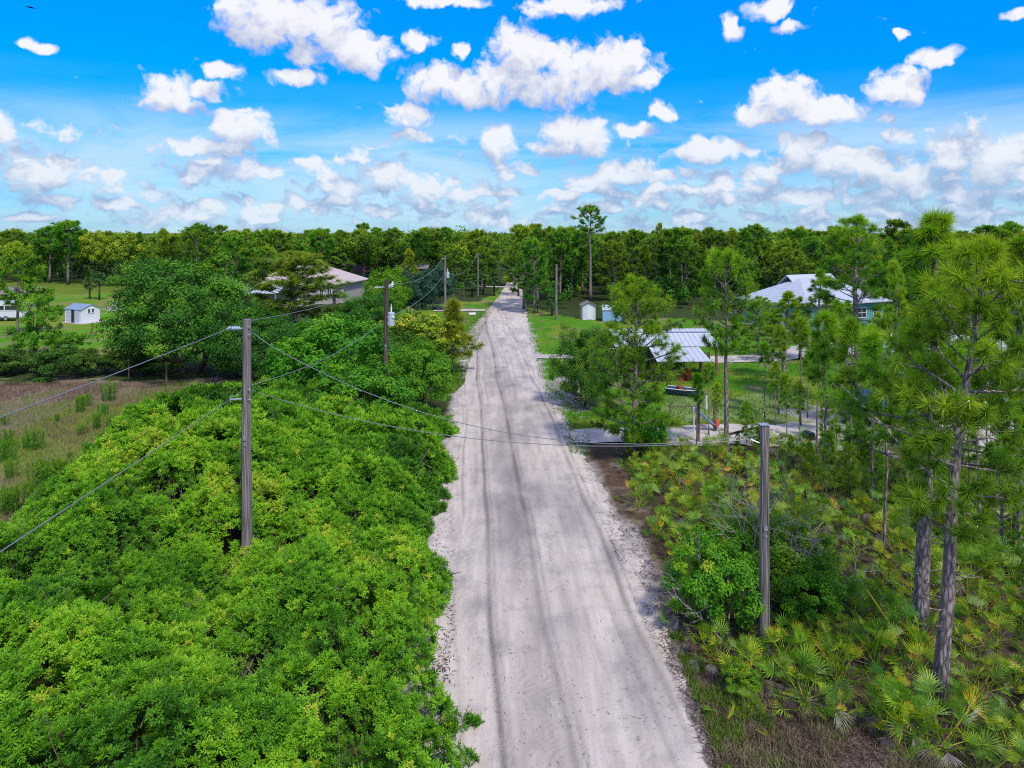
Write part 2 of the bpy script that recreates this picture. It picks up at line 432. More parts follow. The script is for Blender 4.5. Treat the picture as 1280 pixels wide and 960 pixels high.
def shape_fields(pv, det):
    """noise fields shared by all puffs at point pv (vector socket)"""
    n1 = N(wt, 'ShaderNodeTexNoise', {'Vector': pv, 'Scale': 2.6, 'Detail': 3.0, 'Roughness': 0.55}, noise_dimensions='2D')
    off = N(wt, 'ShaderNodeVectorMath', {0: n1.outputs['Color'], 1: (0.5, 0.5, 0.5)}, operation='SUBTRACT')
    off2 = N(wt, 'ShaderNodeVectorMath', {0: off.outputs[0], 1: (0.30, 0.24, 0.0)}, operation='MULTIPLY')
    pw = N(wt, 'ShaderNodeVectorMath', {0: pv, 1: off2.outputs[0]}, operation='ADD').outputs[0]
    v1 = N(wt, 'ShaderNodeTexVoronoi', {'Vector': pw, 'Scale': 5.0, 'Detail': 1.0 if det > 4 else 0.0, 'Roughness': 0.6}, voronoi_dimensions='2D', feature='F1', normalize=True)
    n2 = N(wt, 'ShaderNodeTexNoise', {'Vector': pw, 'Scale': 3.4, 'Detail': det, 'Roughness': 0.62}, noise_dimensions='2D')
    a = M2(wt, 'MULTIPLY', M2(wt, 'SUBTRACT', 0.42, v1.outputs['Distance']), 1.1)
    b = M2(wt, 'MULTIPLY', M2(wt, 'SUBTRACT', n2.outputs['Fac'], 0.5), 2.3)
    return pw, M2(wt, 'ADD', a, b), n2.outputs['Fac']


pvec = N(wt, 'ShaderNodeCombineXYZ', {0: az, 1: el}).outputs[0]
pvec2 = N(wt, 'ShaderNodeVectorMath', {0: pvec, 1: (0.07, 0.26, 0.0)}, operation='ADD').outputs[0]
pwA, nA, rawA = shape_fields(pvec, 7.0)
pwB, nB, rawB = shape_fields(pvec2, 4.0)
# high thin layer, stretched along the horizon
st = N(wt, 'ShaderNodeMapping', {0: pvec, 3: (0.35, 1.6, 1.0)})
ns = N(wt, 'ShaderNodeTexNoise', {'Vector': st.outputs[0], 'Scale': 1.0, 'Detail': 7.0, 'Roughness': 0.6, 'Distortion': 0.4}, noise_dimensions='2D')
band = ramp(wt, M2(wt, 'MULTIPLY', el, 1 / 4.0, clamp=True), [(0.0, (0.8,) * 3), (0.24, (0.75,) * 3), (0.32, (0.5,) * 3), (0.38, (0.10,) * 3), (0.46, (0.0,) * 3)])
veil = M2(wt, 'MULTIPLY', M2(wt, 'SUBTRACT', M2(wt, 'MULTIPLY', ns.outputs['Fac'], 2.8), 0.66, clamp=True), band, clamp=True)
clear_rgb = N(wt, 'ShaderNodeVectorMath', {0: clear, 'Scale': SKY_STR}, operation='SCALE').outputs[0]
base_rgb = mixc(wt, veil, clear_rgb, (0.60, 0.82, 0.98))
# small ragged cumulus in the low sky
lo = N(wt, 'ShaderNodeMapping', {0: pwA, 3: (1.0, 2.0, 1.0)})
nl = N(wt, 'ShaderNodeTexNoise', {'Vector': lo.outputs[0], 'Scale': 1.5, 'Detail': 6.0, 'Roughness': 0.6}, noise_dimensions='2D')
lo2 = N(wt, 'ShaderNodeMapping', {0: pwB, 3: (1.0, 2.0, 1.0)})
nl2 = N(wt, 'ShaderNodeTexNoise', {'Vector': lo2.outputs[0], 'Scale': 1.5, 'Detail': 6.0, 'Roughness': 0.6}, noise_dimensions='2D')
lowband = ramp(wt, M2(wt, 'MULTIPLY', el, 1 / 4.0, clamp=True), [(0.0, (0.52,) * 3), (0.10, (0.60,) * 3), (0.22, (0.52,) * 3), (0.34, (0.0,) * 3)])
lowA = M2(wt, 'SUBTRACT', M2(wt, 'MULTIPLY', M2(wt, 'ADD', nl.outputs['Fac'], M2(wt, 'MULTIPLY', lowband, 0.5)), 4.2), 3.15)
lowB = M2(wt, 'SUBTRACT', M2(wt, 'MULTIPLY', M2(wt, 'ADD', nl2.outputs['Fac'], M2(wt, 'MULTIPLY', lowband, 0.5)), 4.2), 3.15)


def sector(blobs):
    def chain(p):
        d = None
        for (u, v, ru, rv) in blobs:
            q = N(wt, 'ShaderNodeVectorMath', {0: p, 1: (1 / ru, 1 / rv, 0), 2: (-u / ru, -v / rv, 0)}, operation='MULTIPLY_ADD').outputs[0]
            k = N(wt, 'ShaderNodeVectorMath', {0: q, 1: q}, operation='DOT_PRODUCT').outputs['Value']
            d = k if d is None else M2(wt, 'MINIMUM', d, k)
        return M2(wt, 'SUBTRACT', 1.0, d)
    ca = M2(wt, 'MAXIMUM', M2(wt, 'MAXIMUM', chain(pwA), lowA), -1.6)
    cb = M2(wt, 'MAXIMUM', M2(wt, 'MAXIMUM', chain(pwB), lowB), -1.6)
    fa = M2(wt, 'ADD', ca, nA)
    alpha = N(wt, 'ShaderNodeMapRange', {0: fa, 1: 0.02, 2: 0.88}, interpolation_type='SMOOTHSTEP').outputs[0]
    sh = M2(wt, 'ADD', M2(wt, 'MULTIPLY', M2(wt, 'SUBTRACT', ca, cb), 0.75), M2(wt, 'MULTIPLY', M2(wt, 'SUBTRACT', nA, nB), 0.34))
    sh = M2(wt, 'SUBTRACT', sh, M2(wt, 'MULTIPLY', M2(wt, 'SUBTRACT', 1.0, M2(wt, 'MULTIPLY', el, 1 / 1.3, clamp=True)), 0.30))
    lit = N(wt, 'ShaderNodeMapRange', {0: M2(wt, 'ADD', sh, M2(wt, 'MULTIPLY', M2(wt, 'SUBTRACT', fa, 0.7), 0.16)), 1: -0.68, 2: 0.62}, interpolation_type='SMOOTHSTEP').outputs[0]
    lowmix = M2(wt, 'MULTIPLY', el, 1 / 1.6, clamp=True)
    dark = mixc(wt, lowmix, (0.30, 0.46, 0.72), (0.40, 0.48, 0.68))
    light = mixc(wt, lowmix, (0.74, 0.84, 0.96), (0.96, 0.955, 0.985))
    cc = mixc(wt, lit, dark, light)
    cc = mixc(wt, M2(wt, 'MULTIPLY', alpha, 0.97), base_rgb, cc)
    return N(wt, 'ShaderNodeBackground', {'Color': cc, 'Strength': 1.0}).outputs[0]


UV = []
for (px, py, rx, ry) in CLOUDS:
    u, v = uv_of(px, py)
    k = 1.0 / (math.cos(math.atan2((px - 640) / FOC, 1)) ** -1)   # off-axis foreshortening
    UV.append((u, v, max(rx / 100 * k * k ** 0.5, 0.06), ry / 100 * k))
edges = [-6.6, -3.6, -1.6, 0.2, 2.2, 4.2, 6.8]
cur = bg_clear.outputs[0]
for i in range(len(edges) - 1):
    a, b = edges[i], edges[i + 1]
    bl = [q for q in UV if q[0] + q[2] * 1.7 + 0.3 > a and q[0] - q[2] * 1.7 - 0.3 < b]
    s = sector(bl)
    inside = M2(wt, 'MULTIPLY', M2(wt, 'GREATER_THAN', az, a), M2(wt, 'LESS_THAN', az, b + (0.0001 if i < 5 else 0)))
    ok = M2(wt, 'MULTIPLY', inside, M2(wt, 'MULTIPLY', M2(wt, 'GREATER_THAN', el, -0.4), M2(wt, 'LESS_THAN', el, 4.6)))
    cur = N(wt, 'ShaderNodeMixShader', {0: ok, 1: cur, 2: s}).outputs[0]
# rest of the sky (outside the sectors): unseen soft cumulus, added to whiten fill
rest = N(wt, 'ShaderNodeTexNoise', {'Vector': tcw.outputs['Generated'], 'Scale': 3.5, 'Detail': 2.0, 'Roughness': 0.6})
rm = N(wt, 'ShaderNodeMapRange', {0: rest.outputs['Fac'], 1: 0.38, 2: 0.56}, interpolation_type='SMOOTHSTEP').outputs[0]
rc = mixc(wt, rm, clear_rgb, (0.62, 0.64, 0.69))
wt.links.new(rc, bg_clear.inputs['Color']); bg_clear.inputs['Strength'].default_value = 1.0
wt.links.new(cur, w_out.inputs[0])
world.cycles.sampling_method = 'NONE'


sun_d = bpy.data.lights.new('sun', 'SUN')
sun_d.energy = 3.4; sun_d.angle = R(5); sun_d.color = (1.0, 0.93, 0.80)
sun = bpy.data.objects.new('sun', sun_d); COL.objects.link(sun)
sun.rotation_euler = SUN_DIR.to_track_quat('Z', 'Y').to_euler()
sun.location = (30, -30, 60)

scene.view_settings.view_transform = 'Standard'
scene.view_settings.look = 'None'
scene.view_settings.exposure = 0.0
scene.view_settings.gamma = 1.0
scene.cycles.max_bounces = 6
scene.cycles.diffuse_bounces = 2
scene.cycles.glossy_bounces = 2
scene.cycles.transmission_bounces = 3
scene.cycles.use_denoising = False
scene.cycles.filter_width = 1.1
scene.cycles.sample_clamp_indirect = 6.0
# ------------------------------------------------------------------ ground, road, driveways
ROAD_PX = [(960, 480, 889), (900, 496, 869), (800, 516, 834), (700, 534, 797), (640, 545, 767), (600, 552, 746), (560, 560, 722), (520, 568, 702),
           (475, 577, 677), (440, 579, 668), (410, 592, 661), (390, 607, 658), (370, 624, 657), (355, 633, 656), (345, 637, 655), (337, 640, 654.5)]
_ry = []; _rl = []; _rr = []
for py, l, r in ROAD_PX:
    a = G(l, py); b = G(r, py)
    _ry.append(a.y); _rl.append(a.x); _rr.append(b.x)
_ry = np.array(_ry); _rl = np.array(_rl); _rr = np.array(_rr)
_s = (_rl[-1] - _rl[-4]) / (_ry[-1] - _ry[-4])
_ry = np.concatenate([[-30], _ry, [700]])
_rl = np.concatenate([[_rl[0] + 1.6], _rl, [_rl[-1] + 6]]); _rr = np.concatenate([[_rr[0] + 2.4], _rr, [_rr[-1] + 6]])


def road_l(y): return np.interp(y, _ry, _rl)
def road_r(y): return np.interp(y, _ry, _rr)


def edge_w(y): return np.clip(np.asarray(y) / 40.0, 0.5, 1.0)


ZONES = [  # (colour, softness of the outline in metres, polygon in photo pixels)
    ('meadow_far', (0.13, 0.19, 0.02), 2.5, [(-900, 350), (165, 350), (165, 374), (-900, 380)]),
    ('lawn', (0.10, 0.26, 0.010), 1.2, [(-900, 372), (70, 368), (200, 364), (330, 378), (345, 440), (180, 452), (-900, 456)]),
    ('meadow', (0.24, 0.175, 0.135), 1.8, [(-900, 476), (345, 480), (345, 560), (230, 660), (-900, 780)]),
    ('verge', (0.085, 0.235, 0.010), 0.7, [(470, 384), (600, 376), (640, 354), (650, 354), (640, 372), (590, 440), (585, 480), (560, 500), (540, 470), (480, 430)]),
    ('verge', (0.085, 0.235, 0.010), 0.7, [(655, 383), (690, 393), (760, 402), (830, 398), (1000, 404), (1100, 440), (1100, 520), (960, 535), (870, 540), (705, 540), (735, 580), (710, 566), (650, 430)]),
    ('bare', (0.34, 0.30, 0.29), 1.2, [(690, 468), (728, 470), (735, 512), (712, 516), (688, 500)]),
    ('sand_yard', (0.40, 0.36, 0.34), 1.8, [(1000, 505), (1300, 500), (1500, 560), (1500, 600), (1280, 585), (1040, 560)]),
    ('patch', (0.19, 0.27, 0.08), 1.5, [(840, 495), (1000, 490), (1010, 530), (840, 530)]),
    ('straw', (0.115, 0.072, 0.05), 0.6, [(705, 572), (745, 575), (790, 590), (830, 690), (880, 800), (960, 850), (1290, 930), (1400, 1100), (930, 1100), (850, 880), (800, 760), (760, 660)]),
    ('sand_path', (0.42, 0.37, 0.38), 0.5, [(770, 650), (792, 655), (815, 690), (812, 725), (790, 690)]),
]


def spaced(parts):
    out = []
    for a, b, s in parts: out.append(np.arange(a, b, s))
    return np.concatenate(out + [[parts[-1][1]]])


gx = np.concatenate([-np.geomspace(120, 4000, 16)[::-1], spaced([(-118, -40, 1.0), (-40, 40, 0.3), (40, 118, 1.0)]), np.geomspace(120, 4000, 16)])
gy = np.concatenate([-np.geomspace(10, 3000, 12)[::-1], spaced([(-8, 4, 1.0), (4, 62, 0.3), (62, 200, 0.9)]), np.geomspace(202, 6000, 26)])
GX, GY = np.meshgrid(gx, gy)
fx, fy = GX.ravel(), GY.ravel()
wob = lambda s, k: (fbm(fx / k, fy / k, s, 4) - 0.5)
col = np.empty((len(fx), 3)); col[:] = (0.030, 0.055, 0.014)
nz = fbm(fx / 6, fy / 6, 3, 4)[:, None]
col = col * (0.7 + 0.8 * nz) + np.array([0.02, 0.010, 0.004]) * (fbm(fx / 2, fy / 2, 5)[:, None])
# sandy brown floor below the palmettos and the thicket
near = ((fy < 45) & (fy > -10))
fl = np.array([0.075, 0.052, 0.036]) * (0.55 + 0.9 * fbm(fx / 1.3, fy / 1.3, 8, 4))[:, None]
col[near] = fl[near]
for nm, c, soft, poly in ZONES:
    jx = fx + wob(21, 3.5) * soft * 2.2 + wob(22, 0.9) * soft * 0.8
    jy = fy + (wob(23, 3.5) * soft * 2.2 + wob(24, 0.9) * soft * 0.8) * np.clip(fy / 25, 1, 5)
    ppx, ppy = project(jx, jy, 0.0)
    m = inpoly(ppx, ppy, poly) & (fy > 3)
    cc = np.array(c) * (0.72 + 0.56 * fbm(fx / 2.2, fy / 4.0, 31, 5))[:, None]
    if nm == 'meadow':
        g = np.clip((fbm(fx / 5, fy / 8, 41, 4) - 0.47) * 6 + (54 - fy) / 45, 0, 1)[:, None]
        cc = cc * (1 - g) + np.array([0.17, 0.20, 0.035]) * (0.7 + 0.6 * nz) * g
    if nm in ('lawn', 'verge'):
        g = np.clip((fbm(fx / 3, fy / 5, 51, 4) - 0.48) * 6, 0, 0.85)[:, None]
        cc = cc * (1 - g) + np.array([0.20, 0.24, 0.03]) * g
        g = np.clip((fbm(fx / 2, fy / 3, 57, 4) - 0.60) * 8, 0, 0.8)[:, None]
        cc = cc * (1 - g) + np.array([0.24, 0.20, 0.11]) * g
    if nm == 'straw':
        g = np.clip((fbm(fx / 0.9, fy / 0.9, 61, 4) - 0.5) * 6, 0, 1)[:, None]
        cc = cc * (1 - g) + np.array([0.26, 0.20, 0.165]) * g
    col[m] = cc[m]
# sand spilling off the road on to both shoulders
dl = road_l(fy) - fx; dr = fx - road_r(fy)
d = np.maximum(dl, dr) + (fbm(fx / 0.9, fy / 1.4, 71, 4) - 0.5) * 1.5
s = np.clip(1 - (d - 0.05) / (0.55), 0, 1)[:, None] * (fy < 90)[:, None]
col = col * (1 - s) + np.array([0.50, 0.44, 0.415]) * (0.72 + 0.5 * fbm(fx / 0.7, fy / 0.7, 73, 4))[:, None] * s
fz = np.zeros_like(fx)
fz += (fbm(fx / 4, fy / 4, 81, 3) - 0.5) * 0.10 * np.clip(d - 0.3, 0, 1) * (np.abs(fx) < 110) * (fy < 200)
fz -= 0.06 * (np.maximum(dl, dr) < -0.4)
gm = Buf()
nx, ny = len(gx), len(gy)
ii = (np.arange(ny - 1)[:, None] * nx + np.arange(nx - 1)[None, :]).ravel()
gm.add(np.stack([fx, fy, fz], 1), np.stack([ii, ii + 1, ii + nx + 1, ii + nx], 1))
m, nt, out = new_mat('ground_soil_and_grass')
at = N(nt, 'ShaderNodeAttribute', attribute_name='albedo')
tc = N(nt, 'ShaderNodeTexCoord')
n1 = N(nt, 'ShaderNodeTexNoise', {'Vector': tc.outputs['Object'], 'Scale': 5.0, 'Detail': 8.0, 'Roughness': 0.75})
n2 = N(nt, 'ShaderNodeTexNoise', {'Vector': tc.outputs['Object'], 'Scale': 0.7, 'Detail': 5.0, 'Roughness': 0.6})
k = M2(nt, 'ADD', M2(nt, 'MULTIPLY', n1.outputs['Fac'], 1.1), M2(nt, 'MULTIPLY', n2.outputs['Fac'], 0.6))
k = M2(nt, 'ADD', k, 0.12)
c = N(nt, 'ShaderNodeVectorMath', {0: at.outputs['Color'], 'Scale': k}, operation='SCALE')
bp = N(nt, 'ShaderNodeBump', {'Strength': 0.7, 'Distance': 0.12, 'Height': n1.outputs['Fac']})
p = N(nt, 'ShaderNodeBsdfPrincipled', {'Base Color': c.outputs[0], 'Roughness': 0.95, 'Specular IOR Level': 0.1, 'Normal': bp.outputs[0]})
nt.links.new(p.outputs[0], out.inputs[0])
me = gm.mesh('ground', m, True)
ca = me.attributes.new('albedo', 'FLOAT_COLOR', 'POINT')
ca.data.foreach_set('color', np.concatenate([col, np.ones((len(col), 1))], 1).astype(np.float32).ravel())
tag(link('ground', me), kind='structure')

# road: one sheet with ragged edges, wheel ruts pressed in
ys = np.concatenate([np.arange(2, 40, 0.10), np.arange(40, 80, 0.25), np.arange(80, 330, 1.0)])
NU = 100
uu = np.linspace(0, 1, NU)
YY = np.repeat(ys[:, None], NU, 1)
eL = road_l(ys) + (fbm(ys / 0.7, ys * 0, 91, 5) - 0.5) * 0.9 * np.clip(ys / 60, 0.8, 1.0) * (ys < 110) - 0.15
eR = road_r(ys) + (fbm(ys / 0.7, ys * 0 + 9, 93, 5) - 0.5) * 0.8 * (ys < 110) + 0.1
XX = eL[:, None] + (eR - eL)[:, None] * uu[None, :]
qq = XX + 0.063 * (YY - 16.0)
wb = (fbm(YY / 14, YY * 0, 95, 3) - 0.5) * 0.45
rut = np.zeros_like(XX)
for q0, w, a, s in [(-0.22, 0.085, 1.0, 1), (-0.02, 0.04, 0.5, 1), (1.34, 0.12, 1.0, 1), (1.58, 0.05, 0.6, 1), (-1.22, 0.06, 0.55, 2), (-1.45, 0.04, 0.35, 2), (4.05, 0.10, 0.8, 3), (4.35, 0.05, 0.5, 3), (3.5, 0.09, 0.4, 4), (0.25, 0.07, 0.25, 4), (2.3, 0.14, 0.25, 5), (2.75, 0.09, 0.25, 5)]:
    ww = wb * (1.0 if s == 1 else 1.5) + (fbm(YY / 6, YY * 0 + s, 97 + s, 3) - 0.5) * 0.24
    patchy = np.clip((fbm(YY / 3.5, YY * 0 + q0 * 3, 120 + s, 3) - 0.25) * 3.2, 0.6 if s == 1 else 0.2, 1)
    rut = np.maximum(rut, a * patchy * np.exp(-((qq - q0 - ww) / w) ** 2))
# faint bundles of parallel tread lines
tr = np.zeros_like(XX)
for q0, s in [(-0.7, 1), (0.55, 2), (1.0, 3), (2.0, 4), (2.9, 5), (3.8, 6), (-1.7, 7), (4.7, 8)]:
    ww = (fbm(YY / 12, YY * 0 + s, 140 + s, 3) - 0.5) * 1.0
    patchy = np.clip((fbm(YY / 5, YY * 0 + s * 7, 150 + s, 3) - 0.45) * 4, 0, 1)
    g = qq - q0 - ww
    tr = np.maximum(tr, patchy * np.exp(-(g / 0.22) ** 2) * (0.55 + 0.45 * np.cos(g * 60)))
brown = np.clip(1 - np.abs(qq - 0.9) / 2.0, 0, 1) * np.clip(fbm(XX / 1.2, YY / 7, 160, 4) * 1.6 - 0.25, 0, 1)
stain_shade = np.zeros_like(XX)  # bluish stains, with a tree's cast shadow up the road painted among them
for px, py, rx, ry in [(655, 635, 2.2, 4.5), (705, 622, 1.2, 4), (640, 600, 1.5, 4), (700, 778, 0.75, 1.0), (605, 800, 0.6, 1.2), (800, 845, 0.7, 2.2), (720, 640, 1.5, 3), (598, 760, 0.5, 0.8), (660, 520, 2, 6), (640, 470, 2.5, 7), (650, 425, 3, 8), (640, 388, 4, 5), (765, 690, 0.5, 1.5), (790, 800, .5, 2)]:
    c0 = G(px, py)
    stain_shade = np.maximum(stain_shade, np.exp(-((XX - c0.x) / rx) ** 2 - ((YY - c0.y) / ry) ** 2))
stain_shade = np.clip(stain_shade * (fbm(XX / 1.1, YY / 2.0, 170, 5) * 2.6 - 0.75), 0, 1)
edge = np.minimum(XX - eL[:, None], eR[:, None] - XX)
ZZ = 0.035 - 0.03 * rut - 0.008 * tr + (fbm(XX / 1.5, YY / 3, 180, 4) - 0.5) * 0.05 - 0.07 * np.clip(1 - edge / 0.25, 0, 1) + 0.02 * np.exp(-((np.abs(qq + 0.22 - wb) - 0.25) / 0.1) ** 2)
rb = Buf()
ii = (np.arange(len(ys) - 1)[:, None] * NU + np.arange(NU - 1)[None, :]).ravel()
rb.add(np.stack([XX, YY, ZZ], -1).reshape(-1, 3), np.stack([ii, ii + 1, ii + NU + 1, ii + NU], 1))
m, nt, out = new_mat('pale_sand_road')
tc = N(nt, 'ShaderNodeTexCoord')
ar = N(nt, 'ShaderNodeAttribute', attribute_name='wear_shade')
sr = N(nt, 'ShaderNodeSeparateColor', {0: ar.outputs['Color']})
mp = N(nt, 'ShaderNodeMapping', {0: tc.outputs['Object'], 2: (0, 0, R(3.6)), 3: (1.0, 0.12, 1.0)})
st = N(nt, 'ShaderNodeTexNoise', {'Vector': mp.outputs[0], 'Scale': 3.0, 'Detail': 8.0, 'Roughness': 0.7})
fine = N(nt, 'ShaderNodeTexNoise', {'Vector': tc.outputs['Object'], 'Scale': 11.0, 'Detail': 8.0, 'Roughness': 0.85})
blot = N(nt, 'ShaderNodeTexNoise', {'Vector': tc.outputs['Object'], 'Scale': 0.8, 'Detail': 6.0, 'Roughness': 0.65})
base = ramp(nt, st.outputs['Fac'], [(0.30, (0.48, 0.41, 0.36)), (0.5, (0.585, 0.508, 0.452)), (0.70, (0.69, 0.61, 0.55))])
base = mixc(nt, M2(nt, 'MULTIPLY', sr.outputs[1], 0.75), base, (0.30, 0.252, 0.235))
base = mixc(nt, M2(nt, 'MULTIPLY', M2(nt, 'SUBTRACT', blot.outputs['Fac'], 0.52, clamp=True), 3.2, clamp=True), base, (0.28, 0.245, 0.24))
base = mixc(nt, M2(nt, 'MULTIPLY', sr.outputs[2], 0.55), base, (0.165, 0.155, 0.18))
base = mixc(nt, M2(nt, 'MULTIPLY', sr.outputs[0], M2(nt, 'ADD', 0.42, M2(nt, 'MULTIPLY', fine.outputs['Fac'], 0.75)), clamp=True), base, (0.085, 0.07, 0.07))
spk = N(nt, 'ShaderNodeMapRange', {0: fine.outputs['Fac'], 1: 0.58, 2: 0.70}).outputs[0]
base = mixc(nt, M2(nt, 'MULTIPLY', spk, 0.7), base, (0.17, 0.14, 0.12))
spw = N(nt, 'ShaderNodeMapRange', {0: fine.outputs['Fac'], 1: 0.42, 2: 0.25}).outputs[0]
base = mixc(nt, M2(nt, 'MULTIPLY', spw, 0.35), base, (0.8, 0.77, 0.79))
peb = N(nt, 'ShaderNodeTexVoronoi', {'Vector': tc.outputs['Object'], 'Scale': 16.0, 'Randomness': 1.0})
pm = M2(nt, 'MULTIPLY', M2(nt, 'LESS_THAN', peb.outputs['Distance'], 0.22), M2(nt, 'GREATER_THAN', N(nt, 'ShaderNodeSeparateColor', {0: peb.outputs['Color']}).outputs[0], 0.80))
base = mixc(nt, M2(nt, 'MULTIPLY', pm, 0.75), base, (0.16, 0.13, 0.115))
trk = N(nt, 'ShaderNodeTexWave', {'Vector': tc.outputs['Object'], 'Scale': 3.1, 'Distortion': 9.0, 'Detail': 3.0, 'Detail Scale': 2.0}, bands_direction='Y')
base = mixc(nt, M2(nt, 'MULTIPLY', M2(nt, 'MULTIPLY', trk.outputs['Fac'], sr.outputs[0]), 0.16), base, (0.50, 0.45, 0.43))
hgt = M2(nt, 'ADD', M2(nt, 'MULTIPLY', fine.outputs['Fac'], 0.5), st.outputs['Fac'])
bp = N(nt, 'ShaderNodeBump', {'Strength': 0.6, 'Distance': 0.03, 'Height': hgt})
p = N(nt, 'ShaderNodeBsdfPrincipled', {'Base Color': base, 'Roughness': 0.95, 'Specular IOR Level': 0.1, 'Normal': bp.outputs[0]})
nt.links.new(p.outputs[0], out.inputs[0])
MT['road'] = m
me = rb.mesh('dirt_road', m, True)
ca = me.attributes.new('wear_shade', 'FLOAT_COLOR', 'POINT')
wear_shade = np.stack([np.clip(np.maximum(rut, tr * 0.45), 0, 1), np.clip(brown, 0, 1), stain_shade, np.ones_like(stain_shade)], -1)
ca.data.foreach_set('color', wear_shade.astype(np.float32).ravel())
tag(link('dirt_road', me), 'pale sandy dirt road with wheel ruts running straight to the trees', kind='structure')

m, nt, out = new_mat('white_sand_drive')
tc = N(nt, 'ShaderNodeTexCoord')
n1 = N(nt, 'ShaderNodeTexNoise', {'Vector': tc.outputs['Object'], 'Scale': 0.9, 'Detail': 8.0, 'Roughness': 0.7})
c = ramp(nt, n1.outputs['Fac'], [(0.3, (0.33, 0.285, 0.26)), (0.5, (0.50, 0.445, 0.42)), (0.72, (0.63, 0.575, 0.555))])
p = N(nt, 'ShaderNodeBsdfPrincipled', {'Base Color': c, 'Roughness': 0.95, 'Specular IOR Level': 0.1})
nt.links.new(p.outputs[0], out.inputs[0])
MT['drive'] = m


def strip(name, pts, z, amp, label, mat=None):
    """a driveway: (px, py, half width in metres) stations, ragged edges"""
    P0 = [(G(px, py), w) for px, py, w in pts]
    c = np.array([(p.x, p.y) for p, w in P0]); w = np.array([w for p, w in P0])
    seg = np.concatenate([[0], np.cumsum(np.linalg.norm(np.diff(c, axis=0), axis=1))])
    t = np.arange(0, seg[-1], 0.4)
    x = np.interp(t, seg, c[:, 0]); y = np.interp(t, seg, c[:, 1]); ww = np.interp(t, seg, w)
    tx, ty = np.gradient(x), np.gradient(y); l = np.hypot(tx, ty); nx_, ny_ = -ty / l, tx / l
    wl = ww + (fbm(t / 1.5, t * 0, 201, 4) - 0.5) * amp; wr = ww + (fbm(t / 1.5, t * 0 + 5, 202, 4) - 0.5) * amp
    K = 8; rows = []
    for k in range(K):
        f = k / (K - 1) * 2 - 1
        off = np.where(f < 0, f * wl, f * wr)
        rows.append(np.stack([x + nx_ * off, y + ny_ * off, np.full_like(x, z)], 1))
    V = np.stack(rows, 1)
    b = Buf(); n = len(t)
    ii = (np.arange(n - 1)[:, None] * K + np.arange(K - 1)[None, :]).ravel()
    b.add(V.reshape(-1, 3), np.stack([ii, ii + K, ii + K + 1, ii + 1], 1))
    return tag(link(name, b.mesh(name, mat or MT['drive'])), label, kind='structure')


strip('driveway', [(713, 545, 0.8), (722, 545, 1.4), (740, 545, 1.5), (800, 546, 1.5), (900, 545, 2.0), (1000, 546, 2.6), (1100, 548, 3.0), (1200, 546, 3.2), (1400, 545, 3.0)], 0.062, 1.2, 'white sandy driveway crossing behind the palmettos')
strip('driveway', [(884, 450, 1.7), (940, 449, 1.7), (1000, 443, 1.8), (1040, 430, 2.6), (1045, 419, 3.6)], 0.066, 0.6, 'pale driveway curving to the teal house')
strip('driveway', [(668, 446, 0.6), (674, 446, 1.1), (690, 446, 1.2), (720, 447, 1.0)], 0.064, 0.7, 'short sandy turn-in on the right road edge')
strip('driveway', [(607, 388, 1.2), (590, 388, 1.5), (555, 388, 1.5), (540, 388, 1.5)], 0.068, 0.8, 'pale driveway leaving the road to the wooden gate')
strip('driveway', [(640, 359, 2.0), (615, 358.5, 1.5), (590, 358, 1.5)], 0.07, 0.8, 'distant sandy turn-in beyond the cabbage palms')
# ------------------------------------------------------------------ vegetation builders
def unit(v): return v / (np.linalg.norm(v, axis=-1, keepdims=True) + 1e-9)


def rand_dirs(n, r): return unit(r.normal(size=(n, 3)))


def needles(buf, cen, axis, L, W, n, r, tint, spread=1.0):
    """starbursts of long needles at the points cen, opening around axis"""
    m = len(cen)
    c = np.repeat(cen, n, 0); ax = np.repeat(axis, n, 0)
    d = rand_dirs(m * n, r)
    d = unit(d * spread + ax * 0.75)
    l = (L * r.uniform(0.65, 1.1, m * n))[:, None]
    s = unit(np.cross(d, rand_dirs(m * n, r))) * W
    b = c + d * 0.03
    tip = c + d * l
    tip[:, 2] -= 0.12 * l[:, 0] * (1 - np.abs(d[:, 2]))
    V = np.stack([b - s * 0.6, b + s * 0.6, tip], 1)
    mid = b + d * l * 0.5
    t = np.repeat(tint, n) + r.normal(0, 0.06, m * n)
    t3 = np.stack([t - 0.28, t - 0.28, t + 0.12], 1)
    buf.add(V.reshape(-1, 3), None, np.arange(m * n * 3).reshape(-1, 3), np.clip(t3.reshape(-1), 0, 1))


def leaves(buf, cen, nrm, L, W, r, tint):
    """diamond leaves, folded a little"""
    n = len(cen)
    nrm = unit(nrm)
    a = unit(np.cross(nrm, rand_dirs(n, r)))
    s = np.cross(nrm, a)
    l = (L * r.uniform(0.7, 1.25, n))[:, None]; w = (W * r.uniform(0.7, 1.25, n))[:, None]
    V = np.stack([cen - a * l * 0.5, cen + s * w * 0.5 + nrm * w * 0.15, cen + a * l * 0.5 - nrm * l * 0.12, cen - s * w * 0.5 + nrm * w * 0.15], 1)
    buf.add(V.reshape(-1, 3), np.arange(n * 4).reshape(-1, 4), None, np.clip(np.repeat(tint, 4), 0, 1))


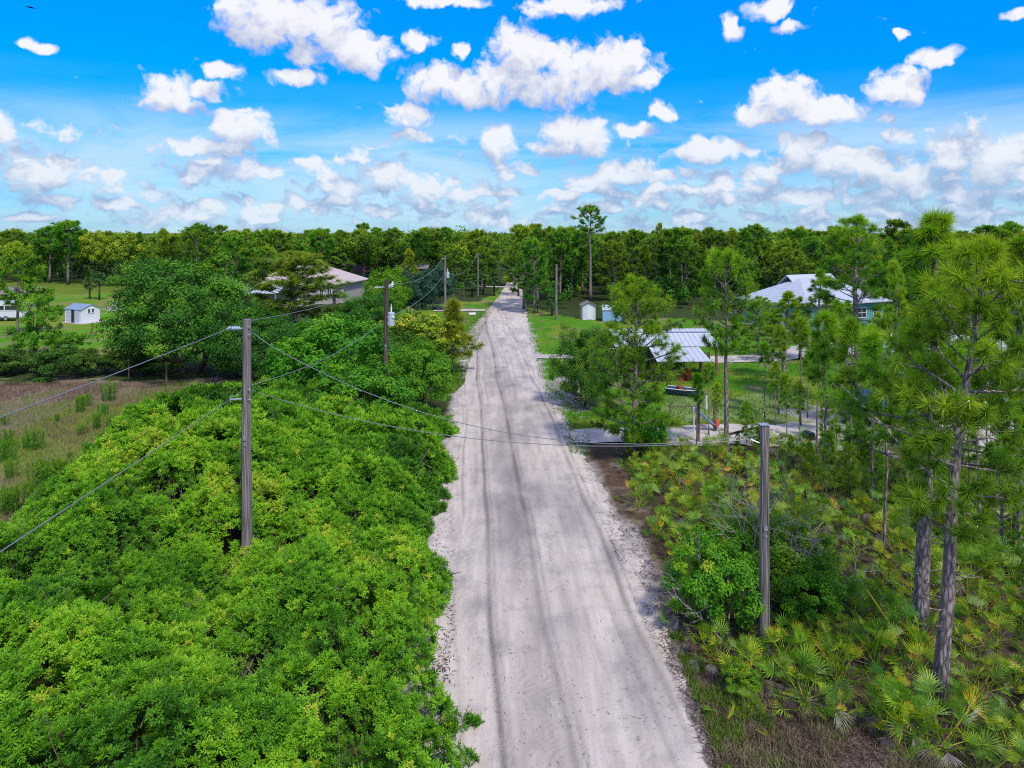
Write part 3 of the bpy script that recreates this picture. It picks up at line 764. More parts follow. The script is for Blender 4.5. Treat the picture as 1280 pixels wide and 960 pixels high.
def pine_meshes(name, seed, h, cb, Rc, nb, nsub, tuftN, L, W, trunk_r, mat, shape='cone', lean=0.0, stubs=6, end_gap=0.5, sides=8, thin=1.0):
    r = np.random.default_rng(seed)
    wood = Buf(); crown = Buf()
    zs = np.linspace(0, h, 9)
    off = np.cumsum(r.normal(0, 0.012 * h, (9, 2)) * (np.linspace(0, 1, 9) ** 1.0)[:, None], 0) * 0.55
    off[:, 0] += lean * h * (zs / h) ** 1.2
    off -= off[0]
    tr = trunk_r * (1.0 - 0.80 * (zs / h) ** 1.1); tr[0] *= 1.25
    tube(wood, np.column_stack([off, zs]), tr, sides, 0.5)
    cen = []; axs = []; tin = []
    def trunk_at(z): return np.array([np.interp(z, zs, off[:, 0]), np.interp(z, zs, off[:, 1]), z])
    for i in range(nb):
        s = (i + r.uniform(0, 1)) / nb
        z = h * (cb + (1 - cb) * s * 0.985)
        if shape == 'cone': pr = (1 - s) ** 0.75 * (0.75 + 0.35 * math.sin(math.pi * min(1, s * 2 + 0.25))) + 0.07
        elif shape == 'round': pr = math.sin(math.pi * min(0.97, (s * 0.80 + 0.18))) ** 0.8 + 0.05
        else: pr = 0.45 + 0.5 * math.sin(math.pi * min(1, s + 0.1))
        ln = h * Rc * pr * r.uniform(0.5, 1.15)
        az = i * 2.399 + r.uniform(-0.6, 0.6)
        e0 = r.uniform(-0.15, 0.35) + 0.65 * s
        hd = np.array([math.cos(az), math.sin(az), 0])
        p0 = trunk_at(z); pts = [p0]; e = e0
        for k in range(5):
            e += r.uniform(0.0, 0.22) if k > 1 else r.uniform(-0.08, 0.05)
            a2 = az + r.uniform(-0.25, 0.25)
            hd = np.array([math.cos(a2), math.sin(a2), 0])
            pts.append(pts[-1] + (hd * math.cos(e) + np.array([0, 0, math.sin(e)])) * ln / 5)
        pts = np.array(pts)
        br = max(0.012, 0.018 * ln + 0.006) * thin
        tube(wood, pts, np.linspace(br, br * 0.35, 6), 5, 0.5, cap=False)
        tend = pts[-1] - pts[-2]; tend /= np.linalg.norm(tend)
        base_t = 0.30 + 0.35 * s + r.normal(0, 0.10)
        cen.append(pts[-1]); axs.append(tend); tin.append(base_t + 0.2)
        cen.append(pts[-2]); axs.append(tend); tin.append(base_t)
        cen.append((pts[-2] + pts[-1]) / 2 + r.normal(0, 0.05, 3)); axs.append(tend); tin.append(base_t + 0.06)
        if ln > 1.0: cen.append((pts[-3] + pts[-2]) / 2); axs.append(tend); tin.append(base_t - 0.1)
        for j in range(nsub):
            f = r.uniform(0.30, 0.92) * 5; k = int(f); q = pts[k] + (pts[k + 1] - pts[k]) * (f - k)
            sl = ln * r.uniform(0.18, 0.42)
            a3 = az + r.choice([-1, 1]) * r.uniform(0.5, 1.2); e3 = r.uniform(0.0, 0.8)
            d3 = np.array([math.cos(a3) * math.cos(e3), math.sin(a3) * math.cos(e3), math.sin(e3)])
            q2 = q + d3 * sl; qm = q + d3 * sl * 0.55 - np.array([0, 0, 0.04 * sl])
            tube(wood, [q, qm, q2], [br * 0.5, br * 0.4, br * 0.25], 4, 0.5, cap=False)
            cen.append(q2); axs.append(d3); tin.append(base_t + r.uniform(-0.05, 0.25))
            if sl > 0.45: cen.append(qm + r.normal(0, 0.04, 3)); axs.append(d3); tin.append(base_t - 0.05)
    top = trunk_at(h)
    for k in range(4):
        cen.append(top - np.array([0, 0, k * L * 0.5])); axs.append(np.array([0, 0, 1.0])); tin.append(0.7)
    for k in range(stubs):      # dead snags below the crown
        z = h * r.uniform(min(0.15, cb * 0.5), cb); a = r.uniform(0, 6.28); q = trunk_at(z); sl = r.uniform(0.2, 0.9) * trunk_r * 5
        tube(wood, [q, q + np.array([math.cos(a), math.sin(a), 0.15]) * sl], [trunk_r * 0.12, trunk_r * 0.05], 4, 0.9, cap=False)
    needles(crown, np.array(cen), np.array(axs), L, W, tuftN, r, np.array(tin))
    return wood.mesh(name + '_trunk', MT['bark'], True), crown.mesh(name + '_crown', mat)


def broad_meshes(name, seed, h, w, base_frac, ncl, per, L, W, mat, trunk_r=0.2, ntr=3, flat=0.75, lump=0.3, bark='dark_bark'):
    """crown of leaf clumps over an uneven shell, on a limbed trunk; unit: metres"""
    r = np.random.default_rng(seed)
    crown = Buf(); wood = Buf()
    cz = h * (base_frac + (1 - base_frac) * 0.48); rz = h * (1 - base_frac) * 0.50; rx = w * 0.5
    lobes = rand_dirs(9, r); lobes[:, 2] = np.abs(lobes[:, 2]) * 0.8 - 0.15; lobes = unit(lobes)
    d = rand_dirs(ncl, r)
    keep = d[:, 2] > -0.55; d = d[keep]; n = len(d)
    near = np.max(d @ lobes.T, axis=1)
    rad = (0.68 + lump * np.clip((near - 0.62) * 2.6, -0.35, 1)) * r.uniform(0.80, 1.08, n)
    inner = r.random(n) < 0.25; rad[inner] *= r.uniform(0.45, 0.8, inner.sum())
    C = d * rad[:, None] * np.array([rx, rx, rz]) + np.array([0, 0, cz])
    rc = 0.085 * w * r.uniform(0.7, 1.4, n)
    idx = np.repeat(np.arange(n), per)
    o = r.normal(size=(n * per, 3)); o = unit(o) * (r.random((n * per, 1)) ** 0.45); o[:, 2] *= flat
    pos = C[idx] + o * rc[idx][:, None]
    nr = unit(o * 0.8 + d[idx] * 0.6 + np.array([0, 0, 0.55]) + r.normal(0, 0.45, (n * per, 3)))
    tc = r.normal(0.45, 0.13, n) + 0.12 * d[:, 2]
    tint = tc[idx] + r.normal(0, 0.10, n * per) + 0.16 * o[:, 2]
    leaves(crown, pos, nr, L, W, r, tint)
    for k in range(ntr):
        a = r.uniform(0, 6.28); sp = r.uniform(0.02, 0.12) * w if ntr > 1 else 0
        p0 = np.array([math.cos(a) * sp * 0.4, math.sin(a) * sp * 0.4, -0.05]); p1 = np.array([math.cos(a) * sp, math.sin(a) * sp, h * base_frac + 0.25 * rz])
        p2 = np.array([math.cos(a) * sp * 2.2, math.sin(a) * sp * 2.2, cz + 0.2 * rz])
        tube(wood, [p0, (p0 + p1) / 2 + r.normal(0, 0.05, 3) * trunk_r * 4, p1, p2], np.array([1.25, 1.0, 0.8, 0.35]) * trunk_r / math.sqrt(ntr), 7, 0.5)
        for q in r.choice(n, 7, replace=False):
            c = C[q]; st = p1 if c[2] < cz else (p1 + p2) / 2
            mid = (st + c) / 2 + np.array([0, 0, -0.06 * h]) + r.normal(0, 0.04 * w, 3)
            tube(wood, [st, mid, c], np.array([0.45, 0.3, 0.1]) * trunk_r / math.sqrt(ntr), 5, 0.5, cap=False)
    return wood.mesh(name + '_trunk', MT[bark], True), crown.mesh(name + '_crown', mat)


def fan(buf, org, d, up, R0, nl, r, tint, arc=2.0, wid=0.035, droop=0.25):
    """a palmetto fan: narrow leaflets radiating in a folded half disc"""
    d = d / np.linalg.norm(d)
    side = np.cross(d, up); side /= np.linalg.norm(side) + 1e-9
    nrm = np.cross(side, d)
    for k in range(nl):
        t = (k / (nl - 1) * 2 - 1)
        a = t * arc * r.uniform(0.94, 1.04)
        dd = d * math.cos(a) + side * math.sin(a) + nrm * (0.30 * abs(t) - 0.05)
        dd /= np.linalg.norm(dd)
        l = R0 * (1 - 0.28 * abs(t)) * r.uniform(0.85, 1.1)
        s = np.cross(dd, nrm); s /= np.linalg.norm(s) + 1e-9
        m = org + dd * l * 0.55
        tip = org + dd * l + np.array([0, 0, -droop * l * r.uniform(0.5, 1.3)])
        w = wid * R0 / 0.5
        tt = tint + r.normal(0, 0.05)
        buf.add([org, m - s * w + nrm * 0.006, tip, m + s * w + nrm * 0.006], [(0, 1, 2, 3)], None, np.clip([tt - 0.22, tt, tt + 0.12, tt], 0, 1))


def palmetto_meshes(seed, big=1.0, dead=5):
    r = np.random.default_rng(seed)
    live = Buf(); dry = Buf(); nf = r.integers(24, 32)
    for i in range(nf):
        az = i * 2.399 + r.uniform(-0.4, 0.4); el = r.uniform(0.5, 1.45) if i > 6 else r.uniform(0.15, 0.6)
        b0 = np.array([r.normal(0, 0.12), r.normal(0, 0.12), 0.02]); ln = r.uniform(0.45, 1.0) * big
        hd = np.array([math.cos(az), math.sin(az), 0])
        p1 = b0 + (hd * math.cos(el) + np.array([0, 0, math.sin(el)])) * ln
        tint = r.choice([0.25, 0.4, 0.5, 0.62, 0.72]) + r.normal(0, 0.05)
        if r.random() < 0.09: tint = r.uniform(0.9, 1.0)
        tube(live, [b0, (b0 + p1) / 2 + hd * -0.03, p1], [0.012, 0.010, 0.008], 3, max(0, tint), cap=False)
        d = hd * math.cos(el * 0.9) + np.array([0, 0, math.sin(el * 0.9)])
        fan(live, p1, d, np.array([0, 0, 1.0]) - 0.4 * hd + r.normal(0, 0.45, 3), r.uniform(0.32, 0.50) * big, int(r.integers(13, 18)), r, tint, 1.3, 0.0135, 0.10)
    for i in range(dead):
        az = r.uniform(0, 6.28); hd = np.array([math.cos(az), math.sin(az), 0])
        p1 = hd * r.uniform(0.25, 0.7) * big + np.array([0, 0, r.uniform(0.18, 0.5)])
        tube(dry, [np.array([0, 0, 0.1]), p1], [0.012, 0.009], 3, 0.4, cap=False)
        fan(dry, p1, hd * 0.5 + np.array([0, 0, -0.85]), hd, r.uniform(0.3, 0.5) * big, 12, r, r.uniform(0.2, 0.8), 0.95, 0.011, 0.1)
    return live.mesh('palmetto_fronds', MT['palmetto']), dry.mesh('palmetto_dead_fronds', MT['dead_frond'])


def cabbage_palm_meshes(seed, h=6.0):
    r = np.random.default_rng(seed)
    wood = Buf(); cr = Buf()
    tube(wood, [(0, 0, 0), (0.05, 0.02, h * 0.35), (0.0, 0.06, h * 0.7), (0.08, 0.05, h * 0.84)], [0.22, 0.18, 0.17, 0.2], 9)
    top = np.array([0.08, 0.05, h * 0.84])
    for i in range(34):
        az = i * 2.399; el = r.uniform(-0.9, 1.4); hd = np.array([math.cos(az), math.sin(az), 0])
        ln = r.uniform(0.8, 1.25)
        p1 = top + (hd * math.cos(el) + np.array([0, 0, math.sin(el)])) * ln
        t = 0.5 + 0.15 * el + r.normal(0, 0.08)
        tube(cr, [top, p1], [0.02, 0.014], 3, 0.4, cap=False)
        fan(cr, p1, hd * math.cos(el) + np.array([0, 0, math.sin(el) - 0.25]), np.array([0, 0, 1.0]) - 0.4 * hd, r.uniform(0.7, 0.95), 15, r, t, 1.9, 0.045, 0.45)
    return wood.mesh('cabbage_palm_trunk', MT['dark_bark'], True), cr.mesh('cabbage_palm_crown', MT['palm'])


def plant_thing(name, label, cat, meshes, loc, scale=1.0, rz=None, group=None, names=('trunk', 'crown'), sx=None):
    o = thing(name, label, cat, loc, random.uniform(0, 6.28) if rz is None else rz, group)
    o.scale = (sx or scale, sx or scale, scale)
    for nm, me in zip(names, meshes):
        if me is not None: link(nm, me, o)
    return o


def tree_px(name, label, cat, meshes, h0, w0, px, top, Y, width=None, group=None, rz=None, names=('trunk', 'crown')):
    """a tree of built height h0 and width w0 set so that its top and width match the photo at distance Y"""
    g = P(px, top, Y)
    s = g.z / h0
    sx = s
    if width: sx = (width / FOC * Y) / w0
    return plant_thing(name, label, cat, meshes, (g.x, Y, -0.02), s, rz, group, names, sx)


# ---- prototypes
full_pine = pine_meshes('full_pine', 250, 10.0, 0.10, 0.27, 62, 5, 34, 0.42, 0.026, 0.17, MT['pine'], 'round', 0.0, 4)
near_pine = [pine_meshes('near_pine', 100 + i, 12.0, cb, rc, 50, 4, 56, 0.40, 0.017, 0.19, MT['pine'], shp, lean, 14)
             for i, (cb, rc, shp, lean) in enumerate([(0.40, 0.19, 'cone', 0.0), (0.38, 0.17, 'round', 0.0), (0.45, 0.17, 'cone', -0.02)])]
mid_pine = [pine_meshes('mid_pine', 200 + i, 10.0, cb, rc, 40, 3, 36, 0.40, 0.026, 0.17, MT['pine'], shp, 0.0, 6)
            for i, (cb, rc, shp) in enumerate([(0.42, 0.20, 'cone'), (0.30, 0.25, 'cone'), (0.5, 0.22, 'round'), (0.15, 0.27, 'round')])]
young_pine = [pine_meshes('young_pine', 300 + i, 5.0, cb, rc, nb * 2, 1, 46, 0.36, 0.014, 0.05, MT['pine'], 'even', ln, 4, thin=0.8)
              for i, (cb, rc, nb, ln) in enumerate([(0.62, 0.10, 9, 0.02), (0.5, 0.12, 13, -0.02), (0.72, 0.09, 7, 0.0), (0.4, 0.15, 16, 0.01)])]
gold_pine = [pine_meshes('gold_pine', 350, 9.0, 0.30, 0.26, 52, 5, 36, 0.46, 0.035, 0.30, MT['pine_gold'], 'round', 0.0, 4),
             pine_meshes('gold_pine', 351, 4.2, 0.2, 0.26, 36, 3, 34, 0.40, 0.03, 0.06, MT['pine_gold'], 'cone', 0.0, 2)]
far_pine = [pine_meshes('far_pine', 400 + i, 11.0, cb, rc, 40, 4, 16, 0.60, 0.10, 0.17, MT['far_pine'], shp, 0.0, 2, sides=6)
            for i, (cb, rc, shp) in enumerate([(0.35, 0.23, 'round'), (0.25, 0.22, 'cone'), (0.45, 0.23, 'round'), (0.2, 0.27, 'round'), (0.52, 0.22, 'round')])]
lone_pine = pine_meshes('lone_pine', 450, 15.6, 0.70, 0.155, 30, 3, 18, 0.50, 0.07, 0.24, MT['far_pine'], 'round', 0.0, 5)
oak = [broad_meshes('oak', 500 + i, 10, 10, -0.05, 320, 170, 0.21, 0.125, MT['oak'], 0.35, 2, lump=0.5) for i in range(2)]
bright_tree = [broad_meshes('bright_tree', 520 + i, 5, 5, 0.05, 190, 110, 0.17, 0.085, MT['bright'], 0.14, 3, lump=0.4) for i in range(3)]
olive_tree = [broad_meshes('olive_tree', 540 + i, 9, 7, 0.3, 150, 70, 0.34, 0.2, MT['olive'], 0.16, 2, lump=0.45) for i in range(2)]
blue_tree = [broad_meshes('blue_tree', 560, 6, 6, 0.02, 150, 110, 0.22, 0.11, MT['blue'], 0.14, 3)]
scrub = [broad_meshes('scrub', 580 + i, 2.5, 3.4, 0.0, 110, 80, 0.14, 0.07, MT['scrub'], 0.07, 4, lump=0.4) for i in range(3)]
willow = [broad_meshes('willow', 600, 6, 4.2, 0.05, 130, 80, 0.20, 0.09, MT['bright'], 0.12, 2, lump=0.55)]
far_broad = [broad_meshes('far_broad', 620 + i, 10, 8, 0.15, 150, 56, 0.46, 0.29, MT[mt], 0.25, 2, lump=0.4) for i, mt in enumerate(['oak', 'olive', 'far_pine'])]
leafy_shrub = [broad_meshes('leafy_shrub', 640 + i, 2.6, 2.8, 0.0, 130, 110, 0.11, 0.055, MT['bright'], 0.06, 5, lump=0.4) for i in range(2)]
palmetto = [palmetto_meshes(700 + i, b, dd) for i, (b, dd) in enumerate([(1.0, 5), (1.15, 8), (0.9, 4), (1.05, 6), (1.25, 9), (0.8, 3)])]
cabbage = [cabbage_palm_meshes(720 + i, hh) for i, hh in enumerate([6.0, 4.2])]
# ------------------------------------------------------------------ the big thicket left of the road (one tangled mass)
def thicket():
    r = np.random.default_rng(31)
    # templates: whorled shoots of pinnate leaves
    temps = []
    for k in range(6):
        vs = []; ts = []
        nl = 8
        for j in range(nl):
            az = j * 2.399 + r.uniform(-0.3, 0.3); el = r.uniform(0.05, 1.0) if j < 6 else r.uniform(1.0, 1.4)
            hd = np.array([math.cos(az) * math.cos(el), math.sin(az) * math.cos(el), math.sin(el)])
            sd = np.array([-math.sin(az), math.cos(az), 0.0]); up = np.cross(hd, sd)
            ln = r.uniform(0.13, 0.21)
            for (f, s, a) in [(0.40, -1, 0.9), (0.40, 1, 0.9), (0.72, -1, 0.7), (0.72, 1, 0.7), (1.0, 0, 0.0)]:
                b = hd * ln * f * 0.85 + np.array([0, 0, -0.05 * f * f * ln])
                dd = hd * math.cos(a) + sd * s * math.sin(a) + up * r.uniform(-0.25, 0.15)
                dd /= np.linalg.norm(dd); sw = np.cross(dd, up + 1e-3); sw /= np.linalg.norm(sw)
                L_ = r.uniform(0.075, 0.105); W_ = 0.020
                vs.append([b, b + dd * L_ * 0.5 + sw * W_ + up * 0.006, b + dd * L_ + np.array([0, 0, -0.012]), b + dd * L_ * 0.5 - sw * W_ + up * 0.006])
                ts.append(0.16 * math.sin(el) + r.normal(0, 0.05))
        temps.append((np.array(vs).reshape(-1, 3), np.repeat(ts, 4)))
    # canopy height over the ground
    def canopy(x, y):
        lft = -19.0 + 2.6 * (fbm(y / 5, y * 0, 301, 3) - 0.5) * 2 + np.clip((y - 36) * 0.28, 0, 8)
        rgt = road_l(y) + 0.1 + np.interp(y, [12, 15, 20, 25, 29, 34], [2.0, 1.6, 0.75, -0.2, 0.35, 0.1]) + 1.9 * (fbm(y / 3.0, x / 3.0, 302, 2) - 0.5) + 2.2 * (fbm(y / 0.75, x / 0.9, 305, 4) - 0.54)
        u = np.minimum(x - lft, rgt - x)
        prof = np.clip(u / 3.2, 0, 1) ** 0.6
        lump = fbm(x / 2.2, y / 2.2, 303, 3)
        big = fbm(x / 6.5, y / 6.5, 304, 2)
        h = (0.9 + 2.9 * big + 2.4 * (lump - 0.4)) * prof
        h = np.maximum(h, 0.35 * prof)
        p1 = np.exp(-((x + 8.6) / 2.0) ** 2 - ((y - 20.8) / 3.2) ** 2)
        h = h * (1 - 0.80 * p1)
        far = np.exp(-((x + 12.5) / 5.0) ** 2 - ((y - 33) / 6.0) ** 2)
        h = h + 1.2 * far * prof
        return np.where(u > 0, h, -1), u  # height over the sand, distance inside the outline
    n = 84000
    y = 4 + 37 * r.random(n) ** 1.0
    x = -23 + 23 * r.random(n)
    h, u = canopy(x, y)
    ok = (h > 0.05); x, y, h, u = x[ok], y[ok], h[ok], u[ok]
    # farther shoots are bigger and fewer
    keep = r.random(len(x)) < np.clip(26.0 / y, 0.65, 1.0); x, y, h, u = x[keep], y[keep], h[keep], u[keep]
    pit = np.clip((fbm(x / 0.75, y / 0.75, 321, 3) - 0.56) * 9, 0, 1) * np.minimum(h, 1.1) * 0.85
    lay = r.random(len(x)); z = h - pit * (1 - 0.0 * lay) - np.where(lay < 0.55, r.exponential(0.16, len(x)), r.random(len(x)) * np.minimum(h, 1.5) * 0.9)
    z = np.maximum(z, 0.05)
    e = 0.35
    gxh = (canopy(x + e, y)[0] - canopy(x - e, y)[0]) / (2 * e); gyh = (canopy(x, y + e)[0] - canopy(x, y - e)[0]) / (2 * e)
    nr = unit(np.stack([-gxh * 0.7, -gyh * 0.7, np.ones_like(x)], 1) + r.normal(0, 0.28, (len(x), 3)))
    buf = Buf()
    leaf_tone = 0.6 * fbm(x / 1.1, y / 1.1, 311, 3) + 0.4 * fbm(x / 4.5, y / 4.5, 313, 2) - 0.12 * pit; yel = fbm(x / 2.6, y / 2.6, 312, 3)  # tone lowered in the pits, shade painted into the tint
    tint = 0.34 + 1.3 * (leaf_tone - 0.5) + 0.7 * np.clip(yel - 0.5, -0.2, 1) + 0.09 * (lay < 0.55) + r.normal(0, 0.11, len(x)) + np.where(r.random(len(x)) < 0.035, 0.40, 0)
    which = r.integers(0, 6, len(x)); sc = r.uniform(0.6, 1.22, len(x)) * np.clip(y / 24, 0.95, 1.5)
    a = unit(np.cross(nr, rand_dirs(len(x), r))); b = np.cross(nr, a)
    for k in range(6):
        m = which == k
        tv, tt = temps[k]; nv = len(tv)
        V = (a[m][:, None, :] * tv[None, :, 0:1] + b[m][:, None, :] * tv[None, :, 1:2] + nr[m][:, None, :] * tv[None, :, 2:3]) * sc[m][:, None, None]
        V = V + np.stack([x[m], y[m], z[m]], 1)[:, None, :]
        T = tint[m][:, None] + tt[None, :]
        buf.add(V.reshape(-1, 3), np.arange(m.sum() * nv).reshape(-1, 4), None, np.clip(T.reshape(-1), 0, 1))
    o = link('shrub_thicket', buf.mesh('shrub_thicket', MT['thicket']))
    tag(o, 'dense bright green shrub thicket filling the roadside left of the dirt road', 'thicket', None, 'stuff')
    tw = Buf()
    for i in range(900):
        xx, yy = r.uniform(-19, -2.5), r.uniform(8, 38)
        hh, uu = canopy(np.array([xx]), np.array([yy])); hh = hh[0]
        if hh < 0.3: continue
        az = r.uniform(0, 6.28); el = r.uniform(0.1, 1.3); ln = r.uniform(0.4, 1.3)
        d = np.array([math.cos(az) * math.cos(el), math.sin(az) * math.cos(el), math.sin(el)])
        p0 = np.array([xx, yy, max(0.1, hh - r.uniform(0.35, 0.7))])
        tube(tw, [p0, p0 + d * ln * 0.5 + r.normal(0, 0.05, 3), p0 + d * ln], [0.011, 0.008, 0.004], 3, r.uniform(0.2, 0.9), cap=False)
    # leaning stems inside, seen through the gaps
    for i in range(700):
        xx, yy = r.uniform(-19, -2.0), r.uniform(6, 39)
        hh, uu = canopy(np.array([xx]), np.array([yy])); hh = hh[0]
        if hh < 0.5: continue
        q = np.array([xx + r.normal(0, 0.5), yy + r.normal(0, 0.5), hh * 0.85])
        tube(tw, [(xx, yy, 0), (xx * 0.5 + q[0] * 0.5 + r.normal(0, .1), yy * 0.5 + q[1] * 0.5, hh * 0.5), q], [0.03, 0.022, 0.01], 4, 0.4, cap=False)
    t2 = link('bare_twigs', tw.mesh('bare_twigs', MT['twig']), o)
    t2['kind'] = 'stuff'
    return canopy


canopy = thicket()

# ---- trees beside and behind the thicket
tree_px('oak_tree', 'large dark green oak tree at the far edge of the dry field', 'oak tree', oak[0], 10, 10, 236, 318, 58, 165, rz=0.4)
tree_px('oak_tree', 'dark lower oak crown beside the weathered pole top', 'oak tree', oak[1], 10, 10, 318, 372, 55, 110, rz=1.9)
tree_px('roadside_tree', 'broad bright green tree between the two wooden utility poles', 'tree', bright_tree[0], 5, 5, 415, 386, 45, 150, rz=0.3)
tree_px('roadside_tree', 'dark leafy tree behind the pole with the transformer', 'tree', oak[1], 10, 10, 468, 398, 52, 120, rz=2.5)
tree_px('roadside_tree', 'dense round tree crowding the left road edge', 'tree', bright_tree[1], 5, 5, 522, 427, 44.5, 84, rz=1.0)
tree_px('roadside_tree', 'low bushy tree spreading in front of the transformer pole', 'tree', bright_tree[2], 5, 5, 448, 452, 39, 130, rz=4.0)
tree_px('roadside_tree', 'yellowish leafy tree just right of the transformer', 'tree', olive_tree[0], 9, 7, 520, 392, 57, 90, rz=0.0)
tree_px('roadside_tree', 'pale green rounded tree right of the tan house', 'tree', bright_tree[0], 5, 5, 484, 330, 84, 62, rz=2.0)
tree_px('roadside_tree', 'dark tree closing the gap below the tan house wall', 'tree', oak[0], 10, 10, 455, 366, 72, 80, rz=3.0)
tree_px('roadside_tree', 'small bright bush tree below the tan house', 'tree', bright_tree[1], 5, 5, 415, 394, 60, 90, rz=2.2)
tree_px('blue_green_tree', 'blue green dense tree behind the transformer pole', 'tree', blue_tree[0], 6, 6, 514, 338, 88, 60)
tree_px('blue_green_tree', 'dark blue green tree behind the third pole', 'tree', blue_tree[0], 6, 6, 545, 332, 105, 56, rz=2)
tree_px('young_pine', 'yellow green young pine on the verge past the thicket', 'pine tree', gold_pine[1], 4.2, 2.2, 566, 378, 58, 56)
tree_px('willow_tree', 'light green loose tree rising from the hedge near the white shed', 'tree', willow[0], 6, 4.2, 46, 356, 60, 52)
tree_px('willow_tree', 'lower light green tree just right of the loose one in the hedge', 'tree', willow[0], 6, 4.2, 84, 412, 59, 50, rz=2)
tree_px('pine_tree', 'thin dark pine with a bare trunk by the white trailer', 'pine tree', far_pine[0], 11, 4.6, 22, 306, 78, 50)
tree_px('golden_pine', 'golden olive pine with a stout trunk in front of the tan house', 'pine tree', gold_pine[0], 9, 4.3, 366, 318, 72, 120, rz=0.6)
tree_px('golden_pine', 'low golden pine branch beside the pole top insulator', 'pine tree', gold_pine[1], 4.2, 2.2, 322, 388, 62, 62, rz=0.6)
# hedge along the back of the dry field
for i, px in enumerate([-60, -22, 8, 34, 66, 100, 132, 160, 190, 296, 330]):
    r_ = random.uniform
    tree_px('scrub_bush', 'dark tangled scrub bush in the hedge along the dry field', 'bush', scrub[i % 3], 2.5, 3.4, px, 432 + r_(-4, 12), 57 + r_(-1.5, 1.0), 62 + r_(-8, 14), 'hedge bushes along the dry field')
o = tree_px('leafy_bush', 'small vivid green bush alone at the edge of the dry field', 'bush', leafy_shrub[0], 2.6, 2.8, 53, 471, 54.5, 22)
# tall weeds dotted over the dry field
def fennel_mesh(seed):
    r = np.random.default_rng(seed); b = Buf()
    n = 900
    st = r.normal(0, 0.26, (26, 2)); k = r.integers(0, 26, n)
    zz = r.random(n) ** 0.8 * 1.35
    pos = np.column_stack([st[k, 0] * (1 + zz * 0.3), st[k, 1] * (1 + zz * 0.3), zz]) + r.normal(0, 0.035, (n, 3))
    d = unit(r.normal(0, 0.5, (n, 3)) + np.array([0, 0, 1.0])); l = 0.22
    s = unit(np.cross(d, rand_dirs(n, r))) * 0.018
    V = np.stack([pos - s, pos + s, pos + d * l], 1)
    b.add(V.reshape(-1, 3), None, np.arange(n * 3).reshape(-1, 3), np.clip(np.repeat(0.3 + 0.4 * zz + r.normal(0, 0.1, n), 3), 0, 1))
    return b.mesh('tall_weed', MT['fennel'])
fen = [fennel_mesh(41 + i) for i in range(3)]
for i, (px, py, h) in enumerate([(135, 502, 24), (99, 516, 22), (109, 508, 16), (129, 519, 15), (165, 520, 14), (165, 528, 16), (5, 532, 14), (120, 536, 20), (139, 540, 22), (101, 543, 14), (71, 527, 10),
                                 (11, 558, 22), (45, 562, 26), (32, 560, 16), (5, 578, 28), (15, 597, 24), (49, 587, 14), (52, 608, 32), (64, 610, 34), (78, 608, 36), (90, 606, 30), (34, 620, 20), (45, 634, 28), (22, 640, 34), (8, 642, 30), (102, 622, 30), (130, 560, 16), (150, 556, 14), (88, 575, 10), (118, 592, 16)]):
    g = G(px, py); sc = (h / FOC * g.y * 1.02) / 1.5
    o = link('tall_weed', fen[i % 3], None, (g.x, g.y, 0), random.uniform(0, 6))
    o.scale = (sc * 1.0, sc * 1.0, sc)
    tag(o, 'clump of tall bright green weeds standing in the dry field', 'weed', 'tall weeds in the dry field')
# dry grass of the field
r = np.random.default_rng(55); n = 90000
x = r.uniform(-48, -13, n); y = r.uniform(24, 57, n); ppx, ppy = project(x, y, 0)
k = inpoly(ppx, ppy, ZONES[2][3]); x, y = x[k], y[k]; n = len(x)
d = unit(np.stack([r.normal(0, 0.5, n), r.normal(0, 0.5, n), np.ones(n)], 1)); l = r.uniform(0.12, 0.4, n)[:, None]
s = unit(np.cross(d, rand_dirs(n, r))) * 0.014
b0 = np.stack([x, y, np.zeros(n)], 1)
gr = fbm(x / 3, y / 5, 41, 4)
tt = np.clip(0.25 + r.normal(0, 0.14, n) + np.clip((gr - 0.5) * 5 + (53 - y) / 26, 0, 0.65), 0, 1)
b = Buf(); b.add(np.stack([b0 - s, b0 + s, b0 + d * l], 1).reshape(-1, 3), None, np.arange(n * 3).reshape(-1, 3), np.repeat(tt, 3))
tag(link('dry_grass', b.mesh('dry_grass', MT['drygrass'])), 'dry brown and yellow green grass of the open field', 'grass', None, 'stuff')
# ------------------------------------------------------------------ right of the road
# two big pines at the right
def near_tree(label, meshes, h0, base, top, lean_px=None, rz=0.0, sx=1.0):
    g = G(*base); t = P(top[0], top[1], g.y)
    o = plant_thing('slash_pine', label, 'pine tree', meshes, (g.x, g.y, -0.05), t.z / h0, rz, None, ('trunk', 'crown'), t.z / h0 * sx)
    dxx = t.x - g.x
    o.rotation_mode = 'QUATERNION'
    o.rotation_quaternion = Quaternion((0, 1, 0), math.atan2(dxx, t.z)) @ Quaternion((0, 0, 1), rz)
    return o
near_tree('big slash pine with the thick straight trunk at the right, palm-like shoot on top', near_pine[0], 12, (1148, 806), (1180, 268), rz=0.5, sx=1.12)
near_tree('nearest slash pine, its slim trunk leaning right in front of the thicker one', near_pine[1], 12, (1172, 888), (1226, 300), rz=2.0, sx=1.0)
tree_px('slash_pine', 'slash pine at the right edge behind the two nearest pines', 'pine tree', near_pine[2], 12, 4.7, 1275, 300, 27, 170, rz=1.0)
tree_px('slash_pine', 'tall pine with crooked dark limbs in front of the pale metal roof', 'pine tree', near_pine[1], 12, 4.8, 1072, 272, 46, 118, rz=1.3)
tree_px('slash_pine', 'full crowned pine left of the white sheet roof, branches nearly to the ground', 'pine tree', full_pine, 10, 5.2, 793, 352, 36, 124, rz=0.8)
tree_px('slash_pine', 'straight pine with a clear dark trunk right of the white sheet roof', 'pine tree', mid_pine[2], 10, 4.4, 908, 318, 35.5, 92, rz=2.0)
